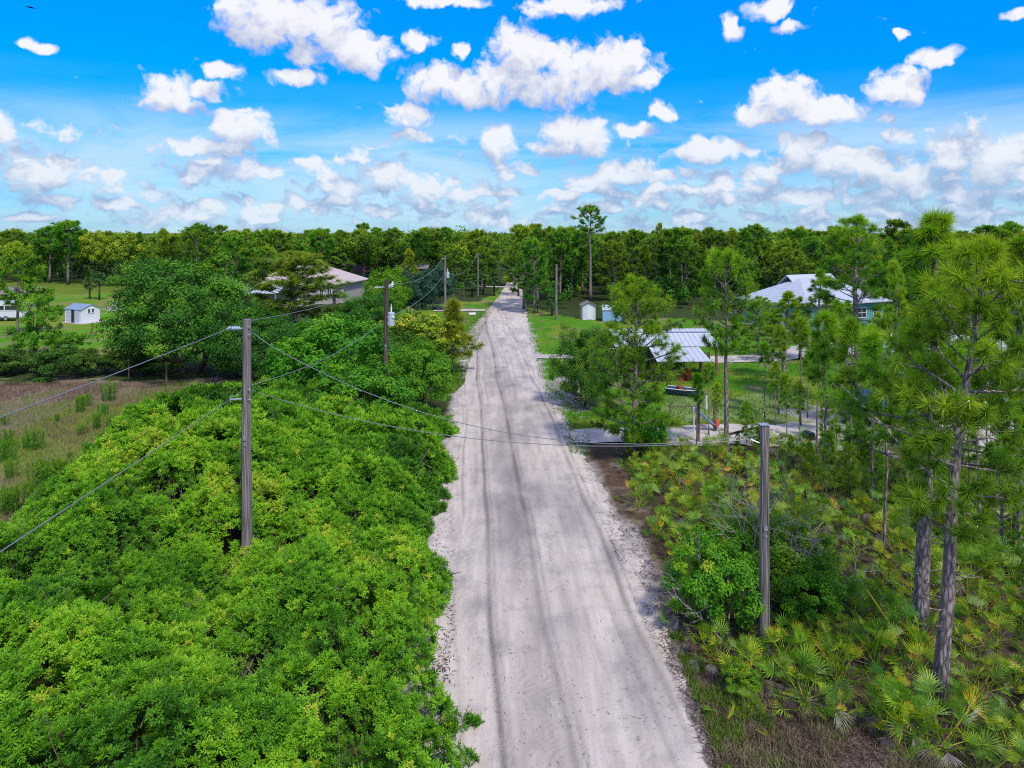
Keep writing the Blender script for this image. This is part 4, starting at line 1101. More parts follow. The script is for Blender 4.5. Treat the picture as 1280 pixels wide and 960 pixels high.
tree_px('slash_pine', 'pine with a forked bare trunk on the mulch ring near the teal house', 'pine tree', mid_pine[0], 10, 4.0, 980, 365, 55, 78, rz=1.1)
tree_px('slash_pine', 'pine standing before the right end of the teal house', 'pine tree', mid_pine[1], 10, 4.8, 1120, 330, 40, 90, rz=2.8)
tree_px('slash_pine', 'bushy pine before the middle of the teal house roof', 'pine tree', mid_pine[0], 10, 4.0, 1022, 338, 62, 62, rz=0.3)
for px_, top_, Y_, v_, lb_ in [(1000, 372, 64, 1, 'slim-crowned pine left of the bushy one before the teal house'), (1058, 376, 58, 0, 'pine hiding the parked cars by the teal house'), (966, 385, 62, 0, 'small pine before the white door of the teal house'), (1098, 392, 52, 1, 'pine beside the light blue box trailer'), (1150, 395, 48, 3, 'full pine hiding the pale outbuilding')]:
    tree_px('slash_pine', lb_, 'pine tree', mid_pine[v_], 10, 4.5, px_, top_, Y_, 52, rz=v_ * 1.7)
tree_px('slash_pine', 'short full pine at the left corner of the teal house', 'pine tree', full_pine, 10, 5.2, 948, 372, 66, 48, rz=1.3)
tree_px('oak_tree', 'round dark oak beside the full crowned pine on the right verge', 'oak tree', oak[0], 10, 10, 730, 404, 47, 72, rz=2.3)
tree_px('bushy_tree', 'small light leafy bush tree under the full crowned pine', 'tree', bright_tree[0], 5, 5, 806, 505, 36, 52, rz=0.2)
tree_px('young_pine', 'short pine in the lower right whose crown hangs above the palmettos', 'pine tree', mid_pine[3], 10, 5.2, 1253, 575, 24.5, 86, rz=0.2)
# slim young pines in front of the sandy yard
YP = [(872, 470, 38, 0), (884, 455, 40, 2), (893, 480, 41, 1), (934, 505, 36, 3), (955, 430, 44, 2), (966, 455, 42, 0), (985, 470, 40, 1), (1000, 480, 41, 3), (1012, 440, 44, 0), (1026, 430, 40, 1), (1035, 500, 34, 3), (1046, 470, 38, 0),
      (1058, 480, 36, 1), (1070, 520, 32, 3), (1085, 540, 32, 3), (1098, 520, 33, 0), (1108, 470, 25, 2), (1120, 510, 34, 1), (1130, 540, 33, 3), (1060, 555, 30, 3), (1040, 540, 31, 1), (1010, 555, 33, 3), (1135, 480, 38, 0), (1190, 470, 38, 1), (1222, 480, 36, 0), (1210, 520, 30, 3),
      (1235, 470, 34, 1), (1160, 500, 36, 0), (1190, 545, 28, 3), (1262, 540, 30, 1), (990, 545, 35, 3), (950, 535, 36, 3), (1140, 560, 28, 3), (1100, 565, 29, 3), (920, 540, 37, 3), (1030, 395, 33, 2), (1062, 405, 31, 0), (1094, 420, 29, 2), (1132, 440, 27, 0), (1018, 420, 36, 0), (1146, 400, 33, 2), (1222, 420, 27, 2), (1245, 400, 31, 0), (1204, 430, 32, 2), (998, 400, 42, 2), (1046, 380, 45, 0), (1088, 410, 38, 2), (972, 410, 45, 0), (1170, 420, 40, 2), (1128, 415, 44, 0), (1078, 450, 43, 2), (1275, 500, 24, 0)]
for i, (px, top, Y, v) in enumerate(YP):
    tree_px('young_pine', 'slim young pine in the open stand between the sandy yard and the palmettos', 'pine tree', young_pine[v], 5, 1.2, px + random.uniform(-3, 3), top, Y, None, 'slim young pines before the sandy yard')
# palmettos
POLY = [(772, 585), (800, 560), (960, 556), (1290, 560), (1420, 700), (1420, 960), (1260, 1000), (1200, 950), (1010, 892), (895, 862), (850, 740), (800, 640)]
r = np.random.default_rng(77)
pts = []
for t in range(40000):
    px, py = r.uniform(760, 1420), r.uniform(555, 990)
    if not inpoly(np.array([px]), np.array([py]), POLY)[0]: continue
    g = G(px, py)
    if r.random() > (g.y / 35) ** 2: continue
    if all((g.x - q[0]) ** 2 + (g.y - q[1]) ** 2 > (0.76 + 0.013 * g.y) ** 2 for q in pts): pts.append((g.x, g.y))
    if len(pts) >= 292: break
print('palmettos', len(pts))
for i, (x, y) in enumerate(pts):
    k = int(r.integers(0, 6)); s = r.uniform(0.68, 1.15)
    plant_thing('saw_palmetto', 'saw palmetto clump with green fans and dry grey ones beneath, in the pine understory', 'palmetto', palmetto[k], (x, y, 0), s, None, 'saw palmettos under the pines', ('fronds', 'dead_fronds'))
for (px, py, s, k, lb) in [(930, 902, 0.7, 2, 'small palmetto at the bare brown edge of the palmetto patch'), (1120, 925, 0.9, 3, 'low palmetto alone on the brown litter at the bottom right'), (1050, 905, 0.8, 5, 'small palmetto near the foot of the nearest pine')]:
    g = G(px, py); plant_thing('saw_palmetto', lb, 'palmetto', palmetto[k], (g.x, g.y, 0), s, None, 'saw palmettos under the pines', ('fronds', 'dead_fronds'))
# leafy shrubs by the right pole
for (px, py, top, w, k, lb) in [(893, 790, 672, 110, 0, 'dense green shrub left of the stub pole at the road edge'), (985, 745, 650, 120, 1, 'loose green shrub with bleached dead twigs right of the stub pole'), (905, 745, 655, 90, 1, 'upper green shrub between the palmettos and the stub pole'),
                                (925, 868, 825, 48, 0, 'small fresh green bush in front of the palmettos at the road edge'), (1010, 780, 700, 90, 0, 'low green shrub behind the dead branches')]:
    g = G(px, py); tree_px('leafy_shrub', lb, 'shrub', leafy_shrub[k], 2.6, 2.8, px, top, g.y, w)
# bleached dead branches
def dead_shrub(seed, h):
    r = np.random.default_rng(seed); b = Buf()
    def grow(p, d, l, rad, lev):
        q = p + d * l; m = (p + q) / 2 + r.normal(0, 0.06, 3) * l
        tube(b, [p, m, q], [rad, rad * 0.85, rad * 0.65], 5 if lev < 2 else 4, r.uniform(0.3, 0.8), cap=False)
        if lev < 4:
            for k in range(r.integers(2, 4)):
                d2 = d + r.normal(0, 0.55, 3); d2[2] += 0.1; d2 /= np.linalg.norm(d2)
                grow(q if k < 2 else m, d2, l * r.uniform(0.5, 0.85), rad * 0.6, lev + 1)
    for k in range(4):
        d = np.array([r.normal(0, 0.45), r.normal(0, 0.45), 1.0]); d /= np.linalg.norm(d)
        grow(np.array([r.normal(0, 0.1), r.normal(0, 0.1), 0]), d, h * 0.36, 0.028, 0)
    return b.mesh('dead_shrub', MT['dead_wood'])
for (px, py, h, lb) in [(968, 752, 4.3, 'bleached dead branching shrub right of the stub pole'), (905, 800, 3.0, 'grey dead branches poking from the shrub left of the stub pole'), (1012, 765, 3.0, 'tangle of pale dead twigs in front of the loose green shrub')]:
    g = G(px, py); tag(link('dead_shrub', dead_shrub(int(px), h), None, (g.x, g.y, 0)), lb, 'dead shrub')
# fallen log and leaning dead trunk
b = Buf(); p0 = P(1050, 480, 33); p1 = P(1150, 585, 27.5)
tube(b, [p0, (p0 + p1) / 2 + Vector((0, 0, 0.15)), p1], [0.03, 0.055, 0.075], 7)
tag(link('leaning_dead_pine', b.mesh('dead_trunk', MT['dead_wood'], True)), 'long grey dead trunk leaning down through the young pines', 'dead trunk')
b = Buf(); p0 = G(1228, 888); p1 = G(1206, 912); tube(b, [p0 + Vector((0, 0, 0.12)), p1 + Vector((0, 0, 0.08))], [0.06, 0.07], 8)
tag(link('fallen_log', b.mesh('fallen_log', MT['dead_wood'], True)), 'short grey fallen log on the litter at the bottom right', 'log')
# weeds, grass and fallen straw along the right road edge
def blades(name, n, poly, l0, l1, w, mat, tfun, label, seed, jitter=0.5, clump=None, zmin=0.0, flat=False, cat='grass'):
    r = np.random.default_rng(seed)
    px = r.uniform(min(p[0] for p in poly), max(p[0] for p in poly), n * 3); py = r.uniform(min(p[1] for p in poly), max(p[1] for p in poly), n * 3)
    k = inpoly(px, py, poly); px, py = px[k], py[k]
    a = (px - 640) / FOC; bb = -(py - HOR) / FOC
    dy_ = CT + bb * ST; dz_ = -ST + bb * CT; t = -CAM_H / dz_
    x, y = a * t, dy_ * t
    if clump is not None:
        k = fbm(x / clump[0], y / clump[0], seed + 5, 3) > clump[1]; x, y = x[k], y[k]
    x, y = x[:n], y[:n]; m = len(x)
    d = unit(np.stack([r.normal(0, jitter, m), r.normal(0, jitter, m), np.full(m, 0.06 if flat else 1.0)], 1))
    l = r.uniform(l0, l1, m)[:, None]; s = unit(np.cross(d, rand_dirs(m, r) if not flat else np.tile([0, 0, 1.0], (m, 1)))) * w
    b0 = np.stack([x, y, np.full(m, zmin) + r.random(m) * 0.015], 1)
    bf = Buf(); bf.add(np.stack([b0 - s, b0 + s, b0 + d * l], 1).reshape(-1, 3), None, np.arange(m * 3).reshape(-1, 3), np.clip(np.repeat(tfun(x, y, r), 3), 0, 1))
    return tag(link(name, bf.mesh(name, mat)), label, cat, None, 'stuff')
EDGE = [(838, 800), (872, 860), (900, 850), (1010, 880), (1230, 960), (1300, 1000), (915, 1000)]
blades('roadside_grass', 14000, EDGE, 0.08, 0.28, 0.012, MT['drygrass'], lambda x, y, r: 0.45 + 0.9 * (fbm(x / 0.8, y / 0.8, 7, 3) - 0.45) + r.normal(0, 0.15, len(x)), 'brown and green tufty grass on the right roadside', 5, 0.6, (0.6, 0.42))
blades('roadside_weeds', 6000, [(836, 790), (858, 800), (905, 870), (960, 900), (1000, 990), (915, 990), (880, 900)], 0.10, 0.28, 0.022, MT['grass'], lambda x, y, r: 0.4 + r.normal(0, 0.2, len(x)), 'low bright weeds along the right edge of the road', 6, 0.8, (0.7, 0.55), cat='weeds')
blades('pine_straw', 16000, [(705, 565), (760, 565), (840, 690), (1010, 850), (1290, 930), (1300, 1000), (900, 1000), (850, 860), (800, 760), (745, 640)], 0.12, 0.34, 0.009, MT['litter'], lambda x, y, r: 0.5 + r.normal(0, 0.3, len(x)), 'brown fallen straw and leaf litter under the palmetto edge', 8, 1.0, None, 0.02, True, 'litter')
blades('verge_grass', 30000, [(655, 400), (700, 398), (760, 402), (860, 400), (1000, 405), (1080, 440), (1060, 500), (960, 530), (740, 535), (735, 572), (712, 566), (672, 470)], 0.08, 0.22, 0.02, MT['grass'], lambda x, y, r: 0.42 + 0.8 * (fbm(x / 2, y / 3, 9, 3) - 0.5) + r.normal(0, 0.15, len(x)), 'mown green lawn and verge right of the road', 9, 0.5, (1.0, 0.36))
blades('verge_grass', 16000, [(540, 396), (600, 392), (632, 366), (612, 394), (590, 440), (580, 480), (560, 500), (545, 460)], 0.08, 0.24, 0.02, MT['grass'], lambda x, y, r: 0.42 + 0.8 * (fbm(x / 2, y / 3, 9, 3) - 0.5) + r.normal(0, 0.15, len(x)), 'green grass verge left of the road', 10, 0.5, (1.0, 0.36))
# debris lying on the road
blades('road_litter', 240, [(590, 600), (745, 600), (880, 1000), (500, 1000), (530, 700)], 0.05, 0.16, 0.008, MT['litter'], lambda x, y, r: 0.6 + r.normal(0, 0.2, len(x)), 'dark twigs and pine needles scattered on the sandy road', 12, 1.0, (1.6, 0.47), 0.045, True, 'litter')
blades('road_litter', 1000, [(530, 640), (560, 640), (570, 780), (560, 1000), (490, 1000), (505, 800)], 0.06, 0.22, 0.014, MT['litter'], lambda x, y, r: 0.25 + r.normal(0, 0.25, len(x)), 'dark leaf litter on the sand beside the thicket', 13, 1.0, (0.8, 0.45), 0.03, True, 'litter')
# ------------------------------------------------------------------ tree lines
r = np.random.default_rng(99)
def clear_of(x, y):
    c = np.abs(x - (road_l(np.array([y]))[0] + road_r(np.array([y]))[0]) / 2)
    return c > (road_r(np.array([y]))[0] - road_l(np.array([y]))[0]) / 2 + 2.0
# roadside stand of dark pines right of the road, each placed on its own
for (px, top, Y, v, w) in [(655, 284, 106, 3, 50), (672, 288, 112, 0, 44), (686, 285, 118, 1, 40), (700, 288, 116, 2, 40), (715, 286, 124, 0, 42), (728, 290, 130, 3, 44), (668, 300, 100, 3, 40), (648, 296, 128, 1, 34), (644, 300, 150, 3, 30)]:
    tree_px('roadside_pine', 'dark pine in the tall clump on the right road edge past the lawn', 'pine tree', far_pine[v], 11, 4.6, px, top, Y, w, 'dark pines clumped on the right road edge')
tree_px('lone_pine', 'tallest lone pine rising above the tree line right of the road', 'pine tree', lone_pine, 15.6, 4.9, 738, 259, 118, 48)
tree_px('bare_snag', 'thin sparse dead topped pine poking above the tree line', 'pine tree', far_pine[4], 11, 4.6, 824, 282, 150, 12)
for (px, top, Y, v, w) in [(20, 288, 165, 0, 34), (62, 285, 160, 2, 34), (85, 279, 155, 4, 36), (205, 287, 160, 1, 34), (248, 282, 150, 2, 36), (290, 290, 150, 3, 40), (345, 289, 150, 0, 40), (400, 289, 140, 4, 34), (455, 282, 175, 4, 20), (493, 287, 160, 2, 28), (533, 286, 165, 0, 32), (556, 287, 170, 4, 28), (597, 292, 180, 1, 26), (835, 288, 140, 1, 34), (790, 289, 135, 0, 38), (884, 287, 135, 3, 40), (945, 283, 140, 2, 34), (998, 289, 130, 0, 36), (1045, 286, 135, 4, 30), (1122, 278, 150, 4, 32), (1160, 288, 140, 2, 34), (1232, 285, 150, 4, 36), (1263, 280, 145, 2, 34)]:
    tree_px('treetop_pine', 'taller pine whose tufted top stands out against the sky along the tree line', 'pine tree', far_pine[v], 11, 4.6, px, top, Y, w * 1.25, 'tall pines standing out of the tree line')
# cabbage palms
for (px, top, Y, v, lb) in [(604, 338, 130, 0, 'cabbage palm at the left road edge far up the road'), (618, 345, 128, 1, 'shorter cabbage palm next to the road far up'), (590, 346, 126, 1, 'low cabbage palm behind the left verge'), (124, 342, 120, 0, 'cabbage palm at the back of the left lawn'), (112, 350, 122, 1, 'short cabbage palm by the olive meadow'), (690, 372, 97, 1, 'low cabbage palm behind the grey roadside pole'), (672, 378, 101, 1, 'low palm at the foot of the dark pine clump')]:
    tree_px('cabbage_palm', lb, 'palm tree', cabbage[v], [6.0, 4.2][v], 3.6, px, top, Y)
tree_px('olive_tree', 'sunlit yellow green tree at the back of the left meadow', 'tree', olive_tree[0], 9, 7, 120, 290, 150, 46)  # sunlight on these trees is put into the yellow leaf colour
tree_px('olive_tree', 'sunlit yellow tree beside a thin pale trunk at the back of the left meadow', 'tree', olive_tree[1], 9, 7, 152, 290, 150, 44)
tree_px('olive_tree', 'yellow lit tree right of the road end', 'tree', olive_tree[1], 9, 7, 641, 318, 210, 26)
tree_px('olive_tree', 'yellow lit tree left of the road end', 'tree', olive_tree[0], 9, 7, 616, 296, 190, 30)
tree_px('olive_tree', 'pale yellow green tree above the rail gate', 'tree', olive_tree[0], 9, 7, 508, 298, 165, 40, rz=2)
tree_px('olive_tree', 'yellow green tree right of the maroon roof', 'tree', olive_tree[1], 9, 7, 575, 300, 160, 34, rz=1)

def yard_clear(x, y):
    px, py = project(np.array([x]), np.array([y]), np.array([0.0])); px, py = px[0], py[0]
    if y < 158 and px < 190: return False
    if y < 122 and px < 470: return False
    if y < 128 and 300 < px < 620: return False
    if y < 104 and 620 < px < 940: return False
    if y < 124 and 712 < px < 766: return False
    if y < 94 and px >= 940: return False
    if 470 < px < 500 and y < 170: return y > 150
    return True
cnt = 0; placed = []
tries = 0
while cnt < 190 and tries < 20000:
    tries += 1
    y = r.uniform(95, 215); a = r.uniform(-0.76, 0.76); x = a * y
    if not clear_of(x, y) or not yard_clear(x, y): continue
    if any((x - q[0]) ** 2 + (y - q[1]) ** 2 < 4.2 ** 2 for q in placed): continue
    placed.append((x, y))
    cnt += 1
    u = r.random()
    hh = r.uniform(8.0, 12.0) + (1.2 if r.random() < 0.12 else 0)
    if y < 120: hh = min(hh, 11.6)
    if u < 0.84:
        v = int(r.integers(0, 5)); plant_thing('forest_pine', 'pine standing in the tree line behind the yards', 'pine tree', far_pine[v], (x, y, 0), hh / 11, None, 'pines of the tree line', sx=hh / 11 * r.uniform(1.0, 1.4))
    else:
        v = int(r.choice([0, 1, 2], p=[0.45, 0.3, 0.25])); h2 = r.uniform(6.0, 10.0)
        plant_thing('forest_tree', 'broadleaf tree mixed into the tree line behind the yards', 'tree', far_broad[v], (x, y, 0), h2 / 10, None, 'broadleaf trees of the tree line', sx=r.uniform(0.7, 1.15))
print('tree line', cnt, tries)
# understory and the far woods: masses nobody could count
def woods(n, y0, y1, hlo, hhi, seed, per, leaf, spread=0.78, pines=0.7, gaps=None):
    r = np.random.default_rng(seed); bf = Buf()
    y = y0 + (y1 - y0) * r.random(n) ** 1.3; x = r.uniform(-spread, spread, n) * y
    wid = (road_l(y) + road_r(y)) / 2
    ok = np.abs(x - wid) > 5.5; x, y = x[ok], y[ok]
    if gaps: k = np.array([gaps(a, b) for a, b in zip(x, y)]); x, y = x[k], y[k]
    n = len(x); h = r.uniform(hlo, hhi, n); h[r.random(n) < 0.05] *= 1.13
    w = r.uniform(1.6, 3.0, n) * (h / 10); isp = r.random(n) < pines
    cb = np.where(isp, r.uniform(0.35, 0.6, n), 0.1); base = np.clip(r.normal(0.36, 0.16, n), 0.05, 1); base[r.random(n) < 0.08] += 0.4
    idx = np.repeat(np.arange(n), per); m = len(idx)
    d = rand_dirs(m, r); rad = r.random(m) ** 0.35 * (0.75 + 0.25 * np.sin(d[:, 0] * 5 + idx) * np.cos(d[:, 1] * 4 + idx * 2))
    cz = h * (cb + (1 - cb) * 0.55); rz = h * (1 - cb) * 0.47
    pos = np.stack([x[idx] + d[:, 0] * rad * w[idx], y[idx] + d[:, 1] * rad * w[idx], cz[idx] + d[:, 2] * rad * rz[idx]], 1)
    nrm = unit(d + np.array([0, 0, 0.5]) + r.normal(0, 0.4, (m, 3)))
    leaves(bf, pos, nrm, leaf, leaf * 0.55, r, base[idx] + r.normal(0, 0.10, m) + 0.12 * d[:, 2])
    return bf
bf = woods(2300, 150, 560, 8.0, 12.3, 5, 230, 0.74, gaps=yard_clear)
tag(link('far_woods', bf.mesh('far_woods', MT['far_pine'])), 'far pine woods closing the horizon on both sides of the road', 'woods', None, 'stuff')
bf = woods(2600, 92, 215, 1.4, 4.6, 6, 90, 0.5, pines=0.0, gaps=yard_clear)
tag(link('undergrowth', bf.mesh('undergrowth', MT['oak'])), 'dark low undergrowth beneath the tree line', 'undergrowth', None, 'stuff')
# ------------------------------------------------------------------ utility poles and wires
def pole(label, base, top_z, r0, mat, group=None):
    o = thing('utility_pole', label, 'utility pole', (base.x, base.y, 0), 0, group)
    b = Buf(); n = 9
    z = np.linspace(-0.3, top_z, n); rr = np.linspace(r0 * 1.12, r0 * 0.82, n)
    wob_ = np.cumsum(np.random.default_rng(int(base.y * 10)).normal(0, 0.008, (n, 2)), 0); wob_ -= wob_[0]
    tube(b, np.column_stack([wob_, z]), rr, 14, 0.5)
    part('shaft', b, mat, o, smooth=False)
    return o
P1 = Vector((P(308, 500, 23.4).x, 23.4, 0)); z1 = P(308, 399, 23.4).z
P2 = Vector((P(482.5, 430, 42.0).x, 42.0, 0)); z2 = P(482, 349, 42.0).z
P3 = Vector((P(556.5, 350, 84.0).x, 84.0, 0)); z3 = P(556, 320, 84.0).z
P4 = Vector((P(597.5, 340, 128.0).x, 128.0, 0)); z4 = P(597, 316, 128).z
PR = Vector((P(955, 650, 19.5).x, 19.5, 0)); zr = P(955, 531, 19.5).z
PF = Vector((P(695.5, 400, 93).x, 93, 0)); zf = P(695, 330, 93).z
po1 = pole('weathered grey wooden utility pole rising from the thicket', P1, z1, 0.165, MT['pole_wood'])
po2 = pole('dark brown utility pole carrying a grey transformer', P2, z2, 0.15, MT['pole_brown'])
po3 = pole('slim grey utility pole by the rail gate, small transformer on it', P3, z3, 0.14, MT['pole_wood'])
po4 = pole('most distant thin utility pole on the left of the road', P4, z4, 0.14, MT['pole_wood'])
por = pole('short bare grey stub pole among the palmettos', PR, zr, 0.135, MT['pole_wood'])
pof = pole('plain grey pole without wires on the right lawn edge', PF, zf, 0.15, MT['pole_wood'])


def insul(parent, p, dirv, n=6, L=0.46, r=0.065, mat='porcelain'):
    """a ribbed dead-end insulator along dirv, from the pole outwards"""
    b = Buf()
    prof = [(0.02, 0.0), (0.025, 0.06)]
    for k in range(n):
        a = 0.08 + k * (L - 0.14) / n
        prof += [(0.03, a), (r, a + 0.012), (r * 0.9, a + 0.03), (0.032, a + 0.045)]
    prof += [(0.025, L - 0.03), (0.012, L)]
    lathe(b, prof, 12)
    o = part('insulator', b, MT[mat], parent, smooth=True)
    o.location = p
    o.rotation_mode = 'QUATERNION'; o.rotation_quaternion = Vector(dirv).to_track_quat('Z', 'Y')
    return o
# pole one: ribbed insulator at the top left, small bracket lower down, bolts
insul(po1, (-0.12, -0.03, z1 - 0.30), (-1, -0.10, 0.0), 7, 0.52, 0.085)
b = Buf(); tube(b, [(-0.12, -0.05, z1 - 2.62), (-0.50, -0.12, z1 - 2.62)], [0.035, 0.022], 8); tube(b, [(-0.48, -0.12, z1 - 2.72), (-0.48, -0.12, z1 - 2.52)], [0.02, 0.02], 6)
part('bracket', b, MT['galv'], po1)
b = Buf()
for zz in (0.22, 0.5, 2.3, 2.62): tube(b, [(0.10, -0.14, z1 - zz), (0.20, -0.14, z1 - zz)], [0.018, 0.018], 6)
part('bolts', b, MT['galv'], po1)
for po_, zt, r_, f in ((po1, z1, 0.165, -0.6), (po2, z2, 0.15, 0.4), (por, zr, 0.135, 0.5)):
    b = Buf(); rr_ = np.linspace(r_ * 1.13, r_ * 0.85, 5) + 0.006
    tube(b, [(math.sin(f) * q_, -math.cos(f) * q_, z_) for q_, z_ in zip(rr_, np.linspace(0, zt - 0.4, 5))], 0.009, 5); part('ground_wire', b, MT['dark'], po_)
    b = Buf(); box(b, (0, -r_ * 0.98 - 0.012, zt * 0.55), (0.10, 0.012, 0.14)); box(b, (0.01, -r_ * 1.0 - 0.012, zt * 0.55 - 0.22), (0.07, 0.012, 0.07)); part('tag_plate', b, MT['galv'], po_)
# pole two: cross bracket with insulators, transformer can with bushing and bolts
insul(po2, (-0.1, -0.05, z2 - 0.46), (-1, -0.4, -0.05), 5, 0.62, 0.06, 'can')
insul(po2, (0.14, 0.0, z2 - 0.40), (1, 0.1, 0.25), 4, 0.36, 0.07, 'white')
insul(po2, (0.34, 0.02, z2 - 0.46), (0.1, 0.3, 1), 4, 0.34, 0.08, 'white')
b = Buf(); tube(b, [(-0.45, -0.1, z2 - 0.48), (0.42, 0.05, z2 - 0.46)], [0.03, 0.03], 8); part('crossarm', b, MT['galv'], po2)
def transformer(po, c, s=1.0):
    b = Buf()
    lathe(b, [(0.0, 0), (0.19 * s, 0), (0.20 * s, 0.02), (0.20 * s, 0.70 * s), (0.215 * s, 0.71 * s), (0.215 * s, 0.75 * s), (0.16 * s, 0.80 * s), (0.0, 0.82 * s)], 18)
    t = part('transformer', b, MT['can'], po, smooth=False); t.location = c
    b = Buf(); lathe(b, [(0.03 * s, 0.80 * s), (0.06 * s, 0.86 * s), (0.035 * s, 0.9 * s), (0.06 * s, 0.96 * s), (0.035 * s, 1.0 * s), (0.055 * s, 1.06 * s), (0.02 * s, 1.12 * s), (0.02, 1.3 * s)], 10); part('bushing', b, MT['white'], t, smooth=True)
    b = Buf(); box(b, (0.14 * s, -0.17 * s, 0.55 * s), (0.16 * s, 0.10 * s, 0.12 * s)); box(b, (-0.18 * s, 0, 0.55 * s), (0.10 * s, 0.12 * s, 0.08 * s)); box(b, (-0.18 * s, 0, 0.15 * s), (0.10 * s, 0.12 * s, 0.08 * s)); part('lug', b, MT['white'], t)
transformer(po2, (0.32, -0.06, z2 - 2.75))
transformer(po3, (0.30, -0.05, z3 - 2.6), 0.9)
insul(po3, (-0.05, 0, z3 - 0.3), (-1, -0.2, 0), 4, 0.4, 0.06, 'can')
insul(po4, (-0.05, 0, z4 - 0.3), (-1, -0.2, 0), 4, 0.4, 0.06, 'can')
b = Buf(); box(b, (0, 0, zr + 0.012), (0.26, 0.26, 0.02)); part('cap', b, MT['galv'], por)
b = Buf(); tube(b, [(-0.13, 0, zr - 0.5), (-0.34, 0.05, zr - 0.42)], [0.02, 0.02], 6); part('bracket', b, MT['galv'], por)


def wire(label, pts, sag, r=0.012, group=None):
    b = Buf(); allp = []
    for a, c, s in zip(pts[:-1], pts[1:], sag):
        a, c = Vector(a), Vector(c)
        for k in range(15):
            t = k / 14
            if allp and k == 0: continue
            p = a.lerp(c, t); p.z -= 4 * s * t * (1 - t); allp.append(p)
    tube(b, allp, r, 6, 0.5)
    return tag(link('power_line', b.mesh('power_line', MT['wire'], True)), label, 'power line', group)
top1 = P1 + Vector((-0.45, -0.06, z1 - 0.26)); low1 = P1 + Vector((-0.50, -0.12, z1 - 2.62))
q = P(0, 522, 12.1); q2 = P(0, 690, 11.6)
def extend(a, q, k): return a + (q - a) * k
e1 = extend(top1, q, 2.6); e2 = extend(low1, q2, 2.6)
wire('upper power line sagging out of the left of the picture from the grey pole', [top1, q, e1], [0.02, 0.02], 0.012)
wire('lower power line running out of the left of the picture from the grey pole', [low1, q2, e2], [0.02, 0.02], 0.013)
a2 = P2 + Vector((-0.62, -0.2, z2 - 0.45)); l2 = P2 + Vector((-0.2, 0, z2 - 2.5))
wire('upper power line from the grey pole to the transformer pole', [P1 + Vector((0, -0.1, z1 - 0.06)), a2], [0.22], 0.012)
wire('lower power line from the grey pole to the transformer pole', [low1, P1 + Vector((0.1, 0.1, z1 - 2.2)), l2], [0.0, 0.42], 0.013)
wire('upper power line from the transformer pole to the slim third pole', [P2 + Vector((0.45, 0.1, z2 - 0.3)), P3 + Vector((-0.2, 0, z3 - 0.2))], [0.75], 0.017)
wire('lower power line from the transformer pole to the slim third pole', [P2 + Vector((0.5, 0, z2 - 2.1)), P3 + Vector((-0.2, 0, z3 - 2.2))], [0.55], 0.017)
wire('power line from the third pole to the farthest pole', [P3 + Vector((0.2, 0, z3 - 2.0)), P4 + Vector((-0.2, 0, z4 - 0.4))], [1.4], 0.024)
s0 = P1 + Vector((0.16, 0, z1 - 0.42)); s1 = PR + Vector((-0.15, 0, zr - 0.28))
wire('upper cable crossing the road from the grey pole to the stub pole', [s0, s0.lerp(s1, 0.045) + Vector((0, 0, -0.32)), s1], [0.0, 1.32], 0.011)
s2 = P1 + Vector((0.16, 0, z1 - 2.35)); s3 = PR + Vector((-0.34, 0.05, zr - 0.42))
wire('lower cable crossing the road from the grey pole to the stub pole', [s2, s3], [0.80], 0.011)
gp = G(1130, 806); gt = PR + Vector((0.1, 0, zr - 0.5))
gy_ = thing('guy_wire', 'guy wire with a yellow guard anchored among the palmettos', 'guy wire', gp)
b = Buf(); tube(b, [(0, 0, 0), gt - gp], [0.006, 0.006], 5); part('cable', b, MT['wire'], gy_)
dv = (gt - gp).normalized(); b = Buf(); tube(b, [dv * 0.25, dv * 1.9], [0.019, 0.019], 8); part('guard', b, MT['yellow'], gy_)

# ------------------------------------------------------------------ buildings
def hip(buf, L, W, z0, h, ridge, oh=0.4, th=0.12):
    x, y = L / 2 + oh, W / 2 + oh; r_ = ridge / 2
    v = [(-x, -y, z0), (x, -y, z0), (x, y, z0), (-x, y, z0), (-r_, 0, z0 + h), (r_, 0, z0 + h),
         (-x, -y, z0 - th), (x, -y, z0 - th), (x, y, z0 - th), (-x, y, z0 - th)]
    buf.add(v, [(0, 1, 5, 4), (2, 3, 4, 5), (0, 6, 7, 1), (1, 7, 8, 2), (2, 8, 9, 3), (3, 9, 6, 0), (6, 9, 8, 7)], [(1, 2, 5), (3, 0, 4)])
    return buf
def gable(buf, L, W, z0, h, oh=0.2, th=0.08, c=(0, 0)):
    """ridge along x: two slabs of roof"""
    x = L / 2 + oh; y = W / 2 + oh; dz = h * oh / (W / 2)
    for s in (-1, 1):
        v = [(-x, 0, z0 + h + th), (x, 0, z0 + h + th), (x, s * y, z0 - dz + th), (-x, s * y, z0 - dz + th), (-x, 0, z0 + h), (x, 0, z0 + h), (x, s * y, z0 - dz), (-x, s * y, z0 - dz)]
        v = [(p[0] + c[0], p[1] + c[1], p[2]) for p in v]
        buf.add(v, [(0, 1, 2, 3), (4, 7, 6, 5), (0, 4, 5, 1), (3, 2, 6, 7), (0, 3, 7, 4), (1, 5, 6, 2)])
    return buf
def gable_walls(buf, L, W, H, h):
    prism_v = [(-W / 2, 0), (W / 2, 0), (W / 2, H), (0, H + h), (-W / 2, H)]
    b2 = Buf(); prism(b2, prism_v, -L / 2, L / 2)
    V = np.concatenate(b2.v)[:, [1, 0, 2]]
    buf.add(V, np.concatenate(b2.q), np.concatenate(b2.t), 0.5)
    return buf
